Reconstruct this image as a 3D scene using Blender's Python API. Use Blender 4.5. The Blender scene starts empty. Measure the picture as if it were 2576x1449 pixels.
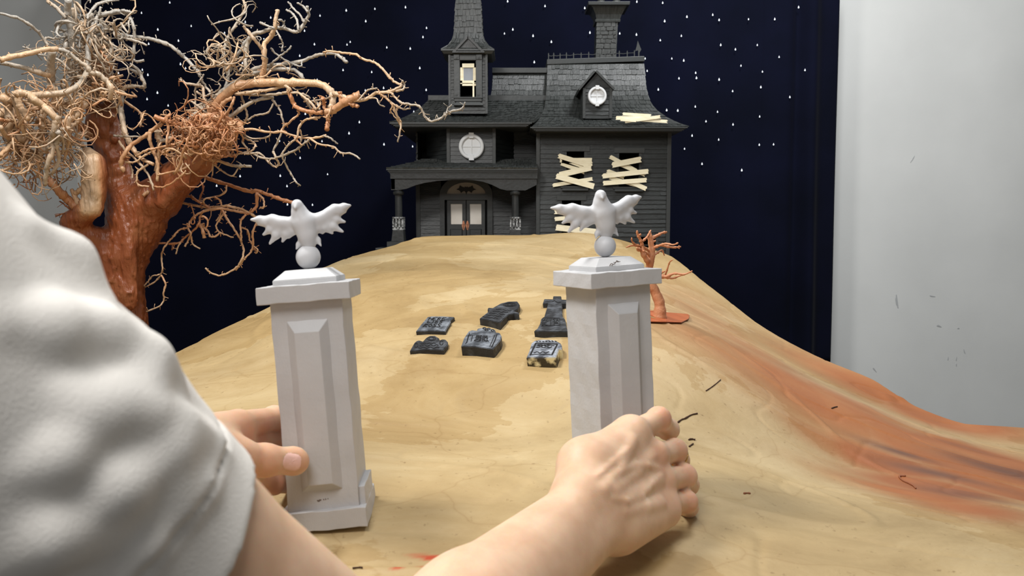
import bpy, bmesh, math, random
import numpy as np
from mathutils import Vector, Matrix

# ---------------------------------------------------------------- camera, world, lights
S = bpy.context.scene
C = S.collection
CZ = 1.25                       # camera height above the floor
F = 2050.0                      # focal length in pixels of the 2576 wide frame
PITCH = math.radians(5.0)
cam_d = bpy.data.cameras.new('camera')
cam = bpy.data.objects.new('camera', cam_d); C.objects.link(cam)
cam.location = (0, 0, CZ); cam.rotation_euler = (math.pi/2-PITCH, 0, 0)
cam_d.sensor_width = 36.0; cam_d.lens = 36.0*F/2576.0
cam_d.clip_start = 0.02; cam_d.clip_end = 30
cam_d.dof.use_dof = True; cam_d.dof.focus_distance = 1.25; cam_d.dof.aperture_fstop = 13.0
S.camera = cam
S.view_settings.view_transform = 'Standard'; S.view_settings.look = 'None'
S.view_settings.gamma = 1.0; S.view_settings.exposure = 0.0
w = bpy.data.worlds.new('room_air'); S.world = w; w.use_nodes = True
w.node_tree.nodes['Background'].inputs[0].default_value = (1.0, 0.98, 0.96, 1)
w.node_tree.nodes['Background'].inputs[1].default_value = 0.20

def area(name, loc, target, size, energy, col=(1,1,1), sy=None):
    d = bpy.data.lights.new(name, 'AREA'); d.size = size; d.energy = energy; d.color = col
    if sy: d.shape = 'RECTANGLE'; d.size_y = sy
    o = bpy.data.objects.new(name, d); C.objects.link(o); o.location = loc
    o.rotation_euler = (Vector(target)-Vector(loc)).to_track_quat('-Z', 'Y').to_euler()
    return o
area('unseen_lamp', (-0.66, 0.88, 2.35), (0.1, 1.4, 1.0), 0.3, 22, (1.0, 0.98, 0.95))
area('unseen_lamp', (-0.22, 0.0, 2.15), (-0.05, 0.7, 1.0), 0.5, 10.5, (1.0, 0.97, 0.94))  # added soft fill above the camera, brightens the shirt
area('unseen_lamp', (0.75, 1.7, 2.9), (1.3, 3.2, 1.0), 0.5, 42, (0.98, 0.99, 1.0))  # added out of view to brighten the back wall at the right
random.seed(7); rng = np.random.default_rng(7)

# ---------------------------------------------------------------- helpers
cp, sp = math.cos(PITCH), math.sin(PITCH)
def ray(px, py):
    u = (px-1288.0)/F; v = -(py-724.5)/F
    return np.array([u, cp+v*sp, -sp+v*cp])
def at(px, py, Y):
    d = ray(px, py); d = d*(Y/d[1]); d[2] += CZ
    return d
def V(*a): return np.array(a, float)

def tag(o, label=None, cat=None, group=None, kind=None):
    if label: o['label'] = label
    if cat: o['category'] = cat
    if group: o['group'] = group
    if kind: o['kind'] = kind
    return o
def empty(name, loc, label, cat, group=None, rot=(0,0,0)):
    o = bpy.data.objects.new(name, None); C.objects.link(o)
    o.location = loc; o.rotation_euler = rot; o.empty_display_size = 0.05
    return tag(o, label, cat, group)
def mesh_obj(name, verts, faces, mat, parent=None, smooth=False, world=True, attrs=None):
    me = bpy.data.meshes.new(name)
    verts = np.asarray(verts, dtype=np.float64)
    if parent is not None and world:
        M = np.array(parent_matrix(parent).inverted())
        verts = verts@M[:3,:3].T+M[:3,3]
    if isinstance(faces, np.ndarray):
        k = faces.shape[1]; n = len(faces)
        me.vertices.add(len(verts)); me.vertices.foreach_set('co', verts.ravel())
        me.loops.add(n*k); me.loops.foreach_set('vertex_index', faces.ravel().astype(np.int32))
        me.polygons.add(n); me.polygons.foreach_set('loop_start', np.arange(0, n*k, k, dtype=np.int32))
        me.polygons.foreach_set('loop_total', np.full(n, k, dtype=np.int32))
        me.update(calc_edges=True)
    else:
        me.from_pydata([tuple(v) for v in verts], [], faces); me.update()
    me.validate()
    if attrs:
        for nm, arr in attrs.items():
            a = me.attributes.new(nm, 'FLOAT_COLOR', 'POINT')
            a.data.foreach_set('color', np.c_[arr, np.ones(len(arr))].astype(np.float32).ravel())
    if smooth: me.polygons.foreach_set('use_smooth', [True]*len(me.polygons))
    o = bpy.data.objects.new(name, me); C.objects.link(o)
    if mat: me.materials.append(mat)
    if parent is not None: o.parent = parent
    return o
def parent_matrix(o):
    m = Matrix.LocRotScale(o.location, o.rotation_euler, o.scale)
    return parent_matrix(o.parent)@m if o.parent else m

class MB:
    def __init__(s): s.v = []; s.f = []
    def add(s, v, f):
        n = len(s.v); s.v += [tuple(map(float, q)) for q in v]; s.f += [tuple(i+n for i in q) for q in f]; return s
    def box(s, lo, hi):
        x0,y0,z0 = lo; x1,y1,z1 = hi
        return s.add([(x0,y0,z0),(x1,y0,z0),(x1,y1,z0),(x0,y1,z0),(x0,y0,z1),(x1,y0,z1),(x1,y1,z1),(x0,y1,z1)],
                     [(0,3,2,1),(4,5,6,7),(0,1,5,4),(1,2,6,5),(2,3,7,6),(3,0,4,7)])
    def hexa(s, p): # 8 points, bottom 4 then top 4
        return s.add(p, [(0,3,2,1),(4,5,6,7),(0,1,5,4),(1,2,6,5),(2,3,7,6),(3,0,4,7)])
    def prism(s, poly, off): # poly of 3d points extruded by vector
        n = len(poly); off = np.array(off); q = [np.array(p, float) for p in poly]
        v = q+[p+off for p in q]
        return s.add(v, [tuple(range(n)), tuple(range(2*n-1, n-1, -1))]+[(i, i+n, (i+1)%n+n, (i+1)%n) for i in range(n)])
    def bar(s, a, b, w, t, up=(0,0,1)): # rectangular bar from a to b, w along up x dir, t along other
        a = np.array(a, float); b = np.array(b, float); d = b-a; d /= np.linalg.norm(d)
        u = np.array(up, float); u = u-d*np.dot(u, d); u /= np.linalg.norm(u); n = np.cross(d, u)
        p = [a-u*w/2-n*t/2, a-u*w/2+n*t/2, b-u*w/2+n*t/2, b-u*w/2-n*t/2, a+u*w/2-n*t/2, a+u*w/2+n*t/2, b+u*w/2+n*t/2, b+u*w/2-n*t/2]
        return s.hexa(p)
    def tube(s, pts, rad, n=8, cap=True):
        pts = [np.array(p, float) for p in pts]; m = len(pts)
        if np.isscalar(rad): rad = [rad]*m
        T = []
        for i in range(m):
            t = pts[min(i+1, m-1)]-pts[max(i-1, 0)]; L = np.linalg.norm(t); T.append(t/L if L > 1e-9 else np.array([0,0,1.]))
        u = np.cross(T[0], [0.13,0.92,0.37]); u /= np.linalg.norm(u)
        v = []; f = []
        for i in range(m):
            u = u-T[i]*np.dot(u, T[i]); u /= np.linalg.norm(u); w_ = np.cross(T[i], u)
            for k in range(n):
                a = 2*math.pi*k/n; v.append(pts[i]+rad[i]*(math.cos(a)*u+math.sin(a)*w_))
        for i in range(m-1):
            for k in range(n):
                f.append((i*n+k, i*n+(k+1)%n, (i+1)*n+(k+1)%n, (i+1)*n+k))
        if cap: f += [tuple(range(n-1, -1, -1)), tuple(range((m-1)*n, m*n))]
        return s.add(v, f)
    def lathe(s, c, prof, n=24, axis=None): # prof list of (r, z)
        c = np.array(c, float); v = []; f = []; m = len(prof)
        for r, z in prof:
            for k in range(n):
                a = 2*math.pi*k/n; v.append(c+np.array([r*math.cos(a), r*math.sin(a), z]))
        for i in range(m-1):
            for k in range(n):
                f.append((i*n+k, i*n+(k+1)%n, (i+1)*n+(k+1)%n, (i+1)*n+k))
        f += [tuple(range(n-1, -1, -1)), tuple(range((m-1)*n, m*n))]
        return s.add(v, f)
    def build(s, name, mat, parent=None, smooth=False, world=True, bevel=0, kind=None, label=None):
        o = mesh_obj(name, np.array(s.v), s.f, mat, parent, smooth, world)
        if bevel:
            b = o.modifiers.new('bevel', 'BEVEL'); b.width = bevel; b.segments = 2; b.limit_method = 'ANGLE'
        if kind: o['kind'] = kind
        if label: o['label'] = label
        return o

# ---------------------------------------------------------------- signed distance modelling (smooth joined tapering limbs)
class SDF:
    def __init__(s): s.p = []
    def cap(s, a, b, ra, rb, k=0.01, cut=False): s.p.append(('c', np.array(a, float), np.array(b, float), ra, rb, k, cut)); return s
    def chain(s, pts, rad, k=0.01):
        for i in range(len(pts)-1): s.cap(pts[i], pts[i+1], rad[i], rad[i+1], k)
        return s
    def ell(s, c, r, k=0.01, R=None, cut=False): s.p.append(('e', np.array(c, float), np.array(r, float), np.eye(3) if R is None else np.array(R), 0, k, cut)); return s
    @staticmethod
    def d(q, P):
        if q[0] == 'c':
            _, a, b, ra, rb, k, cut = q; ba = b-a; L = max(float(np.dot(ba, ba)), 1e-12)
            pa = P-a; h = np.clip((pa@ba)/L, 0, 1)
            return np.sqrt(((pa-h[..., None]*ba)**2).sum(-1))-(ra+(rb-ra)*h)
        _, c, r, R, _, k, cut = q
        L = (P-c)@R; k0 = np.sqrt(((L/r)**2).sum(-1)); k1 = np.sqrt(((L/(r*r))**2).sum(-1))+1e-9
        return k0*(k0-1)/k1
    def bound(s, q):
        if q[0] == 'c':
            r = max(q[3], q[4]); return np.minimum(q[1], q[2])-r, np.maximum(q[1], q[2])+r
        r = max(q[2]); return q[1]-r, q[1]+r
    def grid(s, vox, lo=None, hi=None, post=None):
        if lo is None:
            B = [s.bound(q) for q in s.p if not q[6]]
            lo = np.min([b[0] for b in B], 0)-3*vox-0.004; hi = np.max([b[1] for b in B], 0)+3*vox+0.004
        lo = np.array(lo, float); n = np.ceil((np.array(hi)-lo)/vox).astype(int)+1
        f = np.full(n, 9.0, dtype=np.float32)
        for q in s.p:
            a, b = s.bound(q); k = q[5]; mg = k+3*vox
            i0 = np.clip(np.floor((a-mg-lo)/vox).astype(int), 0, n); i1 = np.clip(np.ceil((b+mg-lo)/vox).astype(int)+1, 0, n)
            if np.any(i1 <= i0): continue
            ax = [lo[j]+vox*np.arange(i0[j], i1[j]) for j in range(3)]
            P = np.stack(np.meshgrid(*ax, indexing='ij'), -1)
            d = s.d(q, P); sl = tuple(slice(i0[j], i1[j]) for j in range(3)); g = f[sl]
            f[sl] = -s.smin(-g, d, k) if q[6] else s.smin(g, d, k)
        if post is not None:
            ax = [lo[j]+vox*np.arange(n[j]) for j in range(3)]
            f = post(np.stack(np.meshgrid(*ax, indexing='ij'), -1), f)
        return f, lo, vox
    @staticmethod
    def smin(a, b, k):
        h = np.clip(0.5+0.5*(b-a)/k, 0, 1); return b+(a-b)*h-k*h*(1-h)
    def val(s, P):
        P = np.atleast_2d(P); f = np.full(len(P), 9.0)
        for q in s.p:
            d = s.d(q, P); f = -s.smin(-f, d, q[5]) if q[6] else s.smin(f, d, q[5])
        return f
    def mesh(s, vox, **kw): return surface_nets(*s.grid(vox, **kw))
def surface_nets(f, lo, vox):
    sgn = f < 0; n = np.array(f.shape)
    cnt = np.zeros(n-1, np.uint8); pos = np.zeros(tuple(n-1)+(3,), np.float32)
    for ax in range(3):
        o1, o2 = [i for i in range(3) if i != ax]
        for d1 in (0, 1):
            for d2 in (0, 1):
                s0 = [None]*3; s1 = [None]*3
                s0[ax] = slice(0, n[ax]-1); s1[ax] = slice(1, n[ax])
                s0[o1] = s1[o1] = slice(d1, n[o1]-1+d1); s0[o2] = s1[o2] = slice(d2, n[o2]-1+d2)
                s0 = tuple(s0); s1 = tuple(s1); m = sgn[s0] != sgn[s1]
                idx = np.nonzero(m); a = f[s0][idx]; b = f[s1][idx]
                add = np.zeros((len(a), 3), np.float32); add[:, ax] = a/(a-b); add[:, o1] = d1; add[:, o2] = d2
                pos[idx] += add; cnt[idx] += 1
    act = np.nonzero(cnt); vid = np.full(cnt.shape, -1, np.int64); vid[act] = np.arange(len(act[0]))
    v = (np.stack(act, 1)+pos[act]/cnt[act][:, None])*vox+lo
    quads = []
    for ax in range(3):
        o1, o2 = (ax+1) % 3, (ax+2) % 3
        s0 = [slice(1, n[i]-1) for i in range(3)]; s1 = list(s0); s0[ax] = slice(0, n[ax]-1); s1[ax] = slice(1, n[ax])
        a = sgn[tuple(s0)]; b = sgn[tuple(s1)]; idx = np.nonzero(a != b)
        base = np.stack(idx, 1); base[:, o1] += 1; base[:, o2] += 1
        def cell(d1, d2):
            c = base.copy(); c[:, o1] -= d1; c[:, o2] -= d2; return vid[c[:, 0], c[:, 1], c[:, 2]]
        q = np.stack([cell(1, 1), cell(0, 1), cell(0, 0), cell(1, 0)], 1)
        fl = ~a[idx]; q[fl] = q[fl][:, ::-1]; quads.append(q)
    return v, np.concatenate(quads)

def catmull(pts, sub=4):
    P = [np.array(p, float) for p in pts]; P = [2*P[0]-P[1]]+P+[2*P[-1]-P[-2]]; out = []
    for i in range(1, len(P)-2):
        for k in range(sub):
            t = k/sub; a, b, c, d = P[i-1:i+3]
            out.append(0.5*((2*b)+(c-a)*t+(2*a-5*b+4*c-d)*t*t+(3*b-a-3*c+d)*t**3))
    out.append(P[-2]); return out

# ---------------------------------------------------------------- materials
def mat(name, col, rough=0.6, col2=None, scale=20, bump=0.0, bscale=60, spec=0.5, metal=0.0, sss=0.0, detail=4, stretch=None, lo=0.35, hi=0.65, sheen=0.0):
    m = bpy.data.materials.new(name); m.use_nodes = True; nt = m.node_tree; N = nt.nodes; L = nt.links
    b = N['Principled BSDF']; b.inputs['Base Color'].default_value = (*col, 1); b.inputs['Roughness'].default_value = rough
    b.inputs['Specular IOR Level'].default_value = spec; b.inputs['Metallic'].default_value = metal
    if sss: b.inputs['Subsurface Weight'].default_value = 1.0; b.inputs['Subsurface Radius'].default_value = (1, 0.4, 0.22); b.inputs['Subsurface Scale'].default_value = sss
    if sheen: b.inputs['Sheen Weight'].default_value = sheen; b.inputs['Sheen Roughness'].default_value = 0.4
    tc = N.new('ShaderNodeTexCoord'); mp = N.new('ShaderNodeMapping'); L.new(tc.outputs['Object'], mp.inputs[0])
    if stretch: mp.inputs['Scale'].default_value = stretch
    if col2 is not None:
        n = N.new('ShaderNodeTexNoise'); n.inputs['Scale'].default_value = scale; n.inputs['Detail'].default_value = detail
        L.new(mp.outputs[0], n.inputs['Vector'])
        r = N.new('ShaderNodeValToRGB'); r.color_ramp.elements[0].position = lo; r.color_ramp.elements[1].position = hi
        r.color_ramp.elements[0].color = (*col, 1); r.color_ramp.elements[1].color = (*col2, 1)
        L.new(n.outputs['Fac'], r.inputs[0]); L.new(r.outputs[0], b.inputs['Base Color'])
    if bump:
        n = N.new('ShaderNodeTexNoise'); n.inputs['Scale'].default_value = bscale; n.inputs['Detail'].default_value = 5
        L.new(mp.outputs[0], n.inputs['Vector'])
        bp = N.new('ShaderNodeBump'); bp.inputs['Strength'].default_value = bump; bp.inputs['Distance'].default_value = 0.002
        L.new(n.outputs['Fac'], bp.inputs['Height']); L.new(bp.outputs[0], b.inputs['Normal'])
    return m
def sr(r, g, b):
    f = lambda c: ((c/255+0.055)/1.055)**2.4 if c > 10 else c/255/12.92
    return (f(r), f(g), f(b))
M_wall = mat('painted_wall', sr(212,214,212), 0.75, sr(203,205,203), 2.5, 0.15, 150)
M_floor = mat('grey_floor', sr(90,88,85), 0.6, sr(75,74,72), 6)
M_table = mat('plywood', sr(165,130,90), 0.6, sr(140,108,72), 5, stretch=(1,8,1))
M_post = mat('white_post', sr(225,226,222), 0.5)
M_velvet = mat('navy_velvet', sr(12,15,33), 0.95, sr(8,11,24), 3, 0.3, 300, spec=0.08, sheen=0.02)
M_house = mat('charcoal_paint', sr(40,42,42), 0.42, sr(32,34,34), 30, 0.25, 120)
M_board = mat('charcoal_siding', sr(39,43,43), 0.42, sr(31,34,34), 25, 0.4, 90, stretch=(1,1,5))
M_shingle = mat('charcoal_shingle', sr(56,59,58), 0.36, sr(40,43,42), 40, 0.5, 160, stretch=(4,1,1))
M_trimd = mat('dark_trim', sr(50,53,53), 0.45, bump=0.2, bscale=120)
M_black = mat('black_interior', sr(14,14,14), 0.9)
M_whitewin = mat('pale_window_paint', sr(205,208,210), 0.45)
M_cream = mat('cream_wood', sr(238,230,202), 0.6, sr(226,216,184), 40, 0.2, 200, stretch=(1,1,4))
M_glass = mat('clouded_pane', sr(70,78,92), 0.25, sr(105,112,120), 18)
M_paper = mat('frosted_panel', sr(226,220,210), 0.6, sr(212,204,192), 14)
M_fan = mat('fanlight_panel', sr(178,170,158), 0.6, sr(160,150,138), 14)
M_bat = mat('black_cutout', sr(10,10,10), 0.6)
M_copper = mat('copper_handle', sr(200,140,110), 0.35, metal=0.8)
M_silver = mat('dry_brushed_baluster', sr(70,72,72), 0.35, sr(165,167,167), 150, 0.3, 200, lo=0.4, hi=0.6)
M_pillar = mat('pale_grey_primer', sr(192,193,195), 0.55, sr(183,184,186), 18, 0.14, 260)
M_bird = mat('white_primer', sr(206,208,212), 0.5, bump=0.05, bscale=200)
M_chip = mat('paint_scuff', sr(112,100,92), 0.8)
M_scuff = mat('wall_scuff', sr(172,175,176), 0.8)
# ---------------------------------------------------------------- the room
def slab(name, lo, hi, m, kind='structure'):
    b = MB(); b.box(lo, hi); return b.build(name, m, kind=kind)
slab('floor', (-4, -2.5, -0.1), (4, 3.6, 0), M_floor)
slab('wall_back', (-4, 3.3, 0), (4, 3.42, 3.2), M_wall)
# slim white batten that carries the left curtain edge
b = MB(); a0 = at(180, 20, 3.2); a1 = at(203, 20, 3.2)
b.box((a0[0], 3.185, 0), (a1[0]+0.05, 3.21, 2.6))
tag(b.build('backdrop_post', M_post), 'slim white upright batten along the left edge of the dark starry curtain', 'post')

# scuffs on the wall
for i, (px, py, L, ang, w_) in enumerate([(2256,758,34,80,9),(2345,745,14,10,4),(2362,820,12,20,7),(2411,826,5,0,4),(2385,902,9,95,3),(2406,903,10,95,3),(2426,884,12,70,3),(2406,918,7,90,3),(2200,930,14,50,4),(2296,400,20,120,3)]):
    c = at(px, py, 3.299); s_ = 3.3/F*0.5; a = math.radians(ang); b = MB()
    u = V(math.cos(a), 0, -math.sin(a)); n = V(math.sin(a), 0, math.cos(a)); pts = []
    for k in range(10):
        t = 2*math.pi*k/10; q = 1+0.25*math.sin(3*t+i); pts.append(c+u*L*s_*math.cos(t)*q+n*w_*s_*math.sin(t)*q*0.6)
    b.prism(pts, (0, -0.0006, 0))
    o = b.build('wall_scuff', M_scuff); o.name = 'wall_scuff'
    tag(o, ['tall faint grey smear on the pale wall nearest the curtain','thin slanting scuff highest in the middle of the right wall','dark blob-like scuff on the right wall beside the tall smear','tiny dot scuff just right of the dark blob-like scuff','left upper tick of the four small ticks low on the right wall','middle upper tick of the four small ticks low on the right wall','slanting tick lying right of the four small ticks on the wall','lower tick of the four small ticks on the right wall','faint slanting scratch low on the wall near the curtain','long faint horizontal scratch high on the right wall'][i], 'mark', 'scuff marks on the right wall')

# ---------------------------------------------------------------- curtain with sewn on stars
YC = 3.08
tl, tr, bl, br = at(203,-90,YC), at(2119,-90,YC), at(246,940,YC), at(2092,912,YC)
nu, nv = 420, 60; vv = []
for j in range(nv+1):
    t = j/nv
    for i in range(nu+1):
        s_ = i/nu; p = (tl*(1-s_)+tr*s_)*(1-t)+(bl*(1-s_)+br*s_)*t
        x = p[0]
        y = 0.006*math.sin(x*9+0.6*math.sin(t*3))+0.004*math.sin(x*23+1.3+t*0.8)+0.012*max(0, math.sin(x*3.1+2))**6
        y -= 0.045*math.exp(-((s_-0.962)/0.009)**2)*(0.5+0.5*t); y += 0.02*math.exp(-((s_-0.945)/0.008)**2); y += 0.03*max(0, s_-0.965)/0.035
        y -= 0.005*math.exp(-((x-0.92)/0.008)**2)*(1-t*0.7); y += 0.004*math.sin(t*7+x*4)*t
        vv.append((p[0], p[1]+y, p[2]))
ff = np.array([(j*(nu+1)+i, (j+1)*(nu+1)+i, (j+1)*(nu+1)+i+1, j*(nu+1)+i+1) for j in range(nv) for i in range(nu)])
curtain = empty('star_curtain', (0.0, YC, at(1200,900,YC)[2]), 'dark navy velvet curtain dotted with small white star lights hanging behind the model house', 'curtain')
cl = mesh_obj('fabric', vv, ff, M_velvet, curtain, True)
sm = cl.modifiers.new('thick', 'SOLIDIFY'); sm.thickness = 0.004; sm.offset = 1
M_star = mat('star_lamp', (0.9,0.93,1.0), 0.3)
bs = M_star.node_tree.nodes['Principled BSDF']; bs.inputs['Emission Color'].default_value = (0.85,0.92,1,1); bs.inputs['Emission Strength'].default_value = 1.1
stars = [(427,7),(356,33),(397,75),(481,66),(449,103),(551,56),(565,83),(617,56),(632,70),(681,45),(640,116),(318,62),(374,111),(454,162),(467,172),(358,176),(372,189),(396,234),(370,250),(423,266),(461,298),(605,152),(610,160),(696,199),(664,98),(298,184),(805,40),(871,27),(943,23),(1020,19),(920,54),(766,78),(791,112),(873,113),(881,106),(973,120),(1032,123),(1064,94),(1073,71),(754,141),(863,177),(935,182),(1056,172),(798,202),(919,228),(965,222),(1072,227),(768,287),(904,308),(1041,282),(878,336),(810,356),(703,355),(966,364),(1038,369),(755,398),(824,439),(1005,421),(705,443),(722,469),(723,515),(786,516),(604,444),(545,468),(1602,5),(1667,8),(1728,43),(1672,54),(1793,38),(1809,51),(1883,49),(1949,49),(2009,19),(2037,78),(1601,88),(1714,91),(1661,102),(1813,114),(1905,114),(1850,125),(1960,144),(1623,148),(1690,148),(1720,153),(1864,166),(1628,179),(1750,184),(1752,197),(1918,181),(2025,177),(1708,198),(1809,201),(1914,220),(1656,226),(1843,230),(1987,245),(1749,269),(1677,278),(1705,279),(1805,282),(1911,294),(2033,287),(1776,306),(1844,314),(1741,342),(1808,352),(1722,375),(1910,365),(1946,364),(1766,413),(1866,429),(1277,4),(1371,16),(1471,21),(1290,75),(1269,85),(1341,91),(1387,106),(1484,83),(1344,157),(1559,85)]
rest = MB()
for i, (px, py) in enumerate(stars):
    c = at(px, py, YC-0.012); r = 0.0029*random.uniform(0.8, 1.1)
    tgt = rest if i >= 99 else MB()
    prof = [(r*0.35*math.cos(a)*2.6 if a < 1.2 else r*0.25, r*math.sin(a)) for a in (-1.3,-0.8,-0.3,0.2,0.7)]
    prof += [(r*0.22, r*1.6), (r*0.08, r*2.3)]
    tgt.lathe(c, prof, 10)
    if i < 99: tgt.build('star_light', M_star, curtain, True)
o = rest.build('star_light', M_star, curtain, True); o['kind'] = 'stuff'

# ---------------------------------------------------------------- the papered hill
ctl = [(1288,1449,.63),(700,1449,.63),(1900,1449,.64),(2576,1449,.68),(830,1335,.69),(1560,1240,.775),(500,1100,.92),(1288,1100,.94),
 (1200,900,1.16),(1330,760,1.38),(1250,650,1.75),(1200,592,2.1),(1350,592,2.1),(1480,588,2.1),(1560,602,2.08),(800,760,1.5),(690,765,1.6),(430,895,1.45),(560,830,1.52),(830,665,1.8),
 (930,632,1.95),(1060,597,2.08),(1690,645,2.0),(1760,700,1.92),(1900,810,1.8),(2070,905,1.7),(2200,960,1.62),(2300,1020,1.55),(2430,1065,1.48),(2576,1075,1.45),(1660,800,1.3),(1700,900,1.12),
 (2000,1000,1.2),(2300,1200,1.02),(1800,1200,.85),(2576,1300,.87),(2100,1150,1.05),(600,950,1.2),(900,1000,1.05),(1450,700,1.58)]
CP = np.array([at(*c) for c in ctl])
def tps(r2): return np.where(r2 > 0, 0.5*r2*np.log(r2+1e-12), 0)
n_ = len(CP); XY = CP[:, :2]
K = tps(((XY[:, None]-XY[None])**2).sum(-1))+np.eye(n_)*1e-4
P_ = np.c_[np.ones(n_), XY]; A_ = np.block([[K, P_], [P_.T, np.zeros((3, 3))]])
sol = np.linalg.solve(A_, np.r_[CP[:, 2], 0, 0, 0])
def rbf(x, y):
    q = np.stack([x, y], -1); r2 = ((q[..., None, :]-XY)**2).sum(-1)
    return tps(r2)@sol[:n_]+sol[n_]+sol[n_+1]*x+sol[n_+2]*y
crest = sorted([tuple(at(px, py, Y)[:2]) for px, py, Y in [(430,895,1.45),(560,830,1.52),(690,765,1.6),(830,665,1.8),(930,632,1.95),(1060,597,2.08),(1200,592,2.1),(1350,592,2.1),(1480,588,2.1),(1560,602,2.08),(1690,645,2.0),(1760,700,1.92),(1900,810,1.8),(2070,905,1.7),(2200,960,1.62),(2300,1020,1.55),(2430,1065,1.48),(2576,1075,1.45)]])
cx, cy = np.array(crest).T
def ycrest(x): return np.interp(x, np.r_[-1.1, cx, 1.3], np.r_[1.3, cy, 1.35])
def vnoise(x, y, seed=0):
    # smooth value noise
    xi = np.floor(x).astype(int); yi = np.floor(y).astype(int); fx = x-xi; fy = y-yi
    fx = fx*fx*(3-2*fx); fy = fy*fy*(3-2*fy)
    def h(a, b):
        n = (a*374761393+b*668265263+seed*144269) & 0x7fffffff; n = ((n ^ (n >> 13))*1274126177) & 0x7fffffff
        return (n ^ (n >> 16))/0x7fffffff
    return (h(xi,yi)*(1-fx)+h(xi+1,yi)*fx)*(1-fy)+(h(xi,yi+1)*(1-fx)+h(xi+1,yi+1)*fx)*fy
def hill(x, y, fine=True):
    x = np.asarray(x, float); y = np.asarray(y, float)
    yc = ycrest(x); d = np.maximum(0, y-yc)
    z = rbf(x, np.minimum(y, yc))
    z = z-1.15*d*d/(d+0.02)-0.3*d*d
    if fine:
        z = z+0.006*(vnoise(x*7, y*6, 1)-0.5)+0.003*(vnoise(x*11+y*4, y*13-x*4, 2)-0.5)
        r = np.abs(vnoise(x*5+2*y, y*9+1.5*x, 3)-0.5); z = z+0.0022*np.exp(-(r/0.03)**2)
        r = np.abs(vnoise(x*8-3*y, y*14+3*x, 5)-0.5); z = z-0.0014*np.exp(-(r/0.02)**2)
    return np.maximum(z, 0.79)
def gh(px, py, dz=0.0):
    """where the sight line through a pixel meets the hill (raised by dz)"""
    d = ray(px, py); lo_ = 0.5; Ys = np.linspace(0.5, 2.3, 900)
    x = d[0]/d[1]*Ys; z = d[2]/d[1]*Ys+CZ; h_ = hill(x, Ys)+dz
    k = np.nonzero(z < h_)[0]; i = k[0] if len(k) else len(Ys)-1
    i = max(i, 1); a = z[i-1]-h_[i-1]; b_ = z[i]-h_[i]; t = a/(a-b_) if a != b_ else 0
    Y = Ys[i-1]+(Ys[i]-Ys[i-1])*min(max(t, 0), 1)
    return np.array([d[0]/d[1]*Y, Y, float(hill(d[0]/d[1]*Y, Y)+dz)])
nx, ny = 620, 560
gx = np.linspace(-0.95, 1.12, nx); sy = np.linspace(0, 1, ny)
X = np.repeat(gx[None], ny, 0); Y_ = 0.42+(ycrest(gx)[None]+0.26-0.42)*sy[:, None]
Z = np.concatenate([hill(X[i:i+40], Y_[i:i+40]) for i in range(0, ny, 40)])
vv = np.stack([X, Y_, Z], -1).reshape(-1, 3)
I = np.arange(ny*nx).reshape(ny, nx)
ff = np.stack([I[:-1,:-1], I[:-1,1:], I[1:,1:], I[1:,:-1]], -1).reshape(-1, 4)
def blobs(lst):
    out = np.zeros(nx*ny)
    for px, py, rx, ry, ang, wt in lst:
        c = gh(px, py); a = math.radians(ang); dx = vv[:,0]-c[0]; dy = vv[:,1]-c[1]
        u = dx*math.cos(a)+dy*math.sin(a); v = -dx*math.sin(a)+dy*math.cos(a)
        out = np.maximum(out, wt*np.exp(-((u/rx)**2+(v/ry)**2)))
    return out
wob = 0.85+0.3*vnoise(vv[:,0]*7, vv[:,1]*8, 9)
rust = blobs([(2200,1060,.20,.12,-35,.8),(2050,1000,.19,.16,-40,.8),(2200,980,.2,.12,-35,.8),(1850,900,.15,.12,-50,.5),(2420,1150,.2,.14,-30,1),(1900,880,.16,.10,-45,.5),(1780,800,.12,.10,-50,.4),(2300,1240,.10,.05,-20,.8),(2140,1015,.13,.10,-20,.75),(2370,1062,.16,.09,-30,.9),(2475,1150,.14,.10,-30,1),(2540,1235,.12,.07,-40,1),(2230,1165,.10,.06,-30,.9),(2330,1220,.10,.05,-20,.9),(1960,960,.13,.11,-40,.5),(1850,860,.12,.12,-50,.35),(1760,760,.1,.12,-60,.25),(2100,1120,.1,.05,-20,.55),(2440,1280,.08,.05,-20,.7)])*wob
dark = blobs([(2243,1132,.055,.016,-15,.9),(2350,1190,.07,.022,-25,.9),(2527,1185,.09,.035,-25,1),(2440,1130,.05,.02,-20,.5),(2400,1240,.06,.02,-30,.6),(400,1000,.05,.05,0,.3)])*(0.6+0.6*vnoise(vv[:,0]*14, vv[:,1]*16, 19))
red = np.zeros(nx*ny)
for px, py, rx, ry, a_ in [(1100,1400,.022,.0022,3),(1060,1398,.014,.0022,-4),(1140,1396,.014,.0018,6),(1080,1405,.006,.003,10),(1000,1427,.006,.001,0),(1070,1426,.010,.0018,0)]:
    red = np.maximum(red, np.clip(1.6*blobs([(px,py,rx,ry,a_,1)])-0.3, 0, 1))
ground = mesh_obj('papered_hill', vv, ff, None, None, True, attrs={'paint': np.stack([np.clip(rust*1.35,0,.95), np.clip(dark,0,1), red], 1)})
tag(ground, 'large hill of crumpled brown kraft paper with rust orange stains rising to the black house', 'hill')
m = bpy.data.materials.new('painted_kraft_paper'); m.use_nodes = True; nt = m.node_tree; N = nt.nodes; L = nt.links
bs = N['Principled BSDF']; bs.inputs['Roughness'].default_value = 0.55; bs.inputs['Specular IOR Level'].default_value = 0.35
tc = N.new('ShaderNodeTexCoord')
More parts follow.
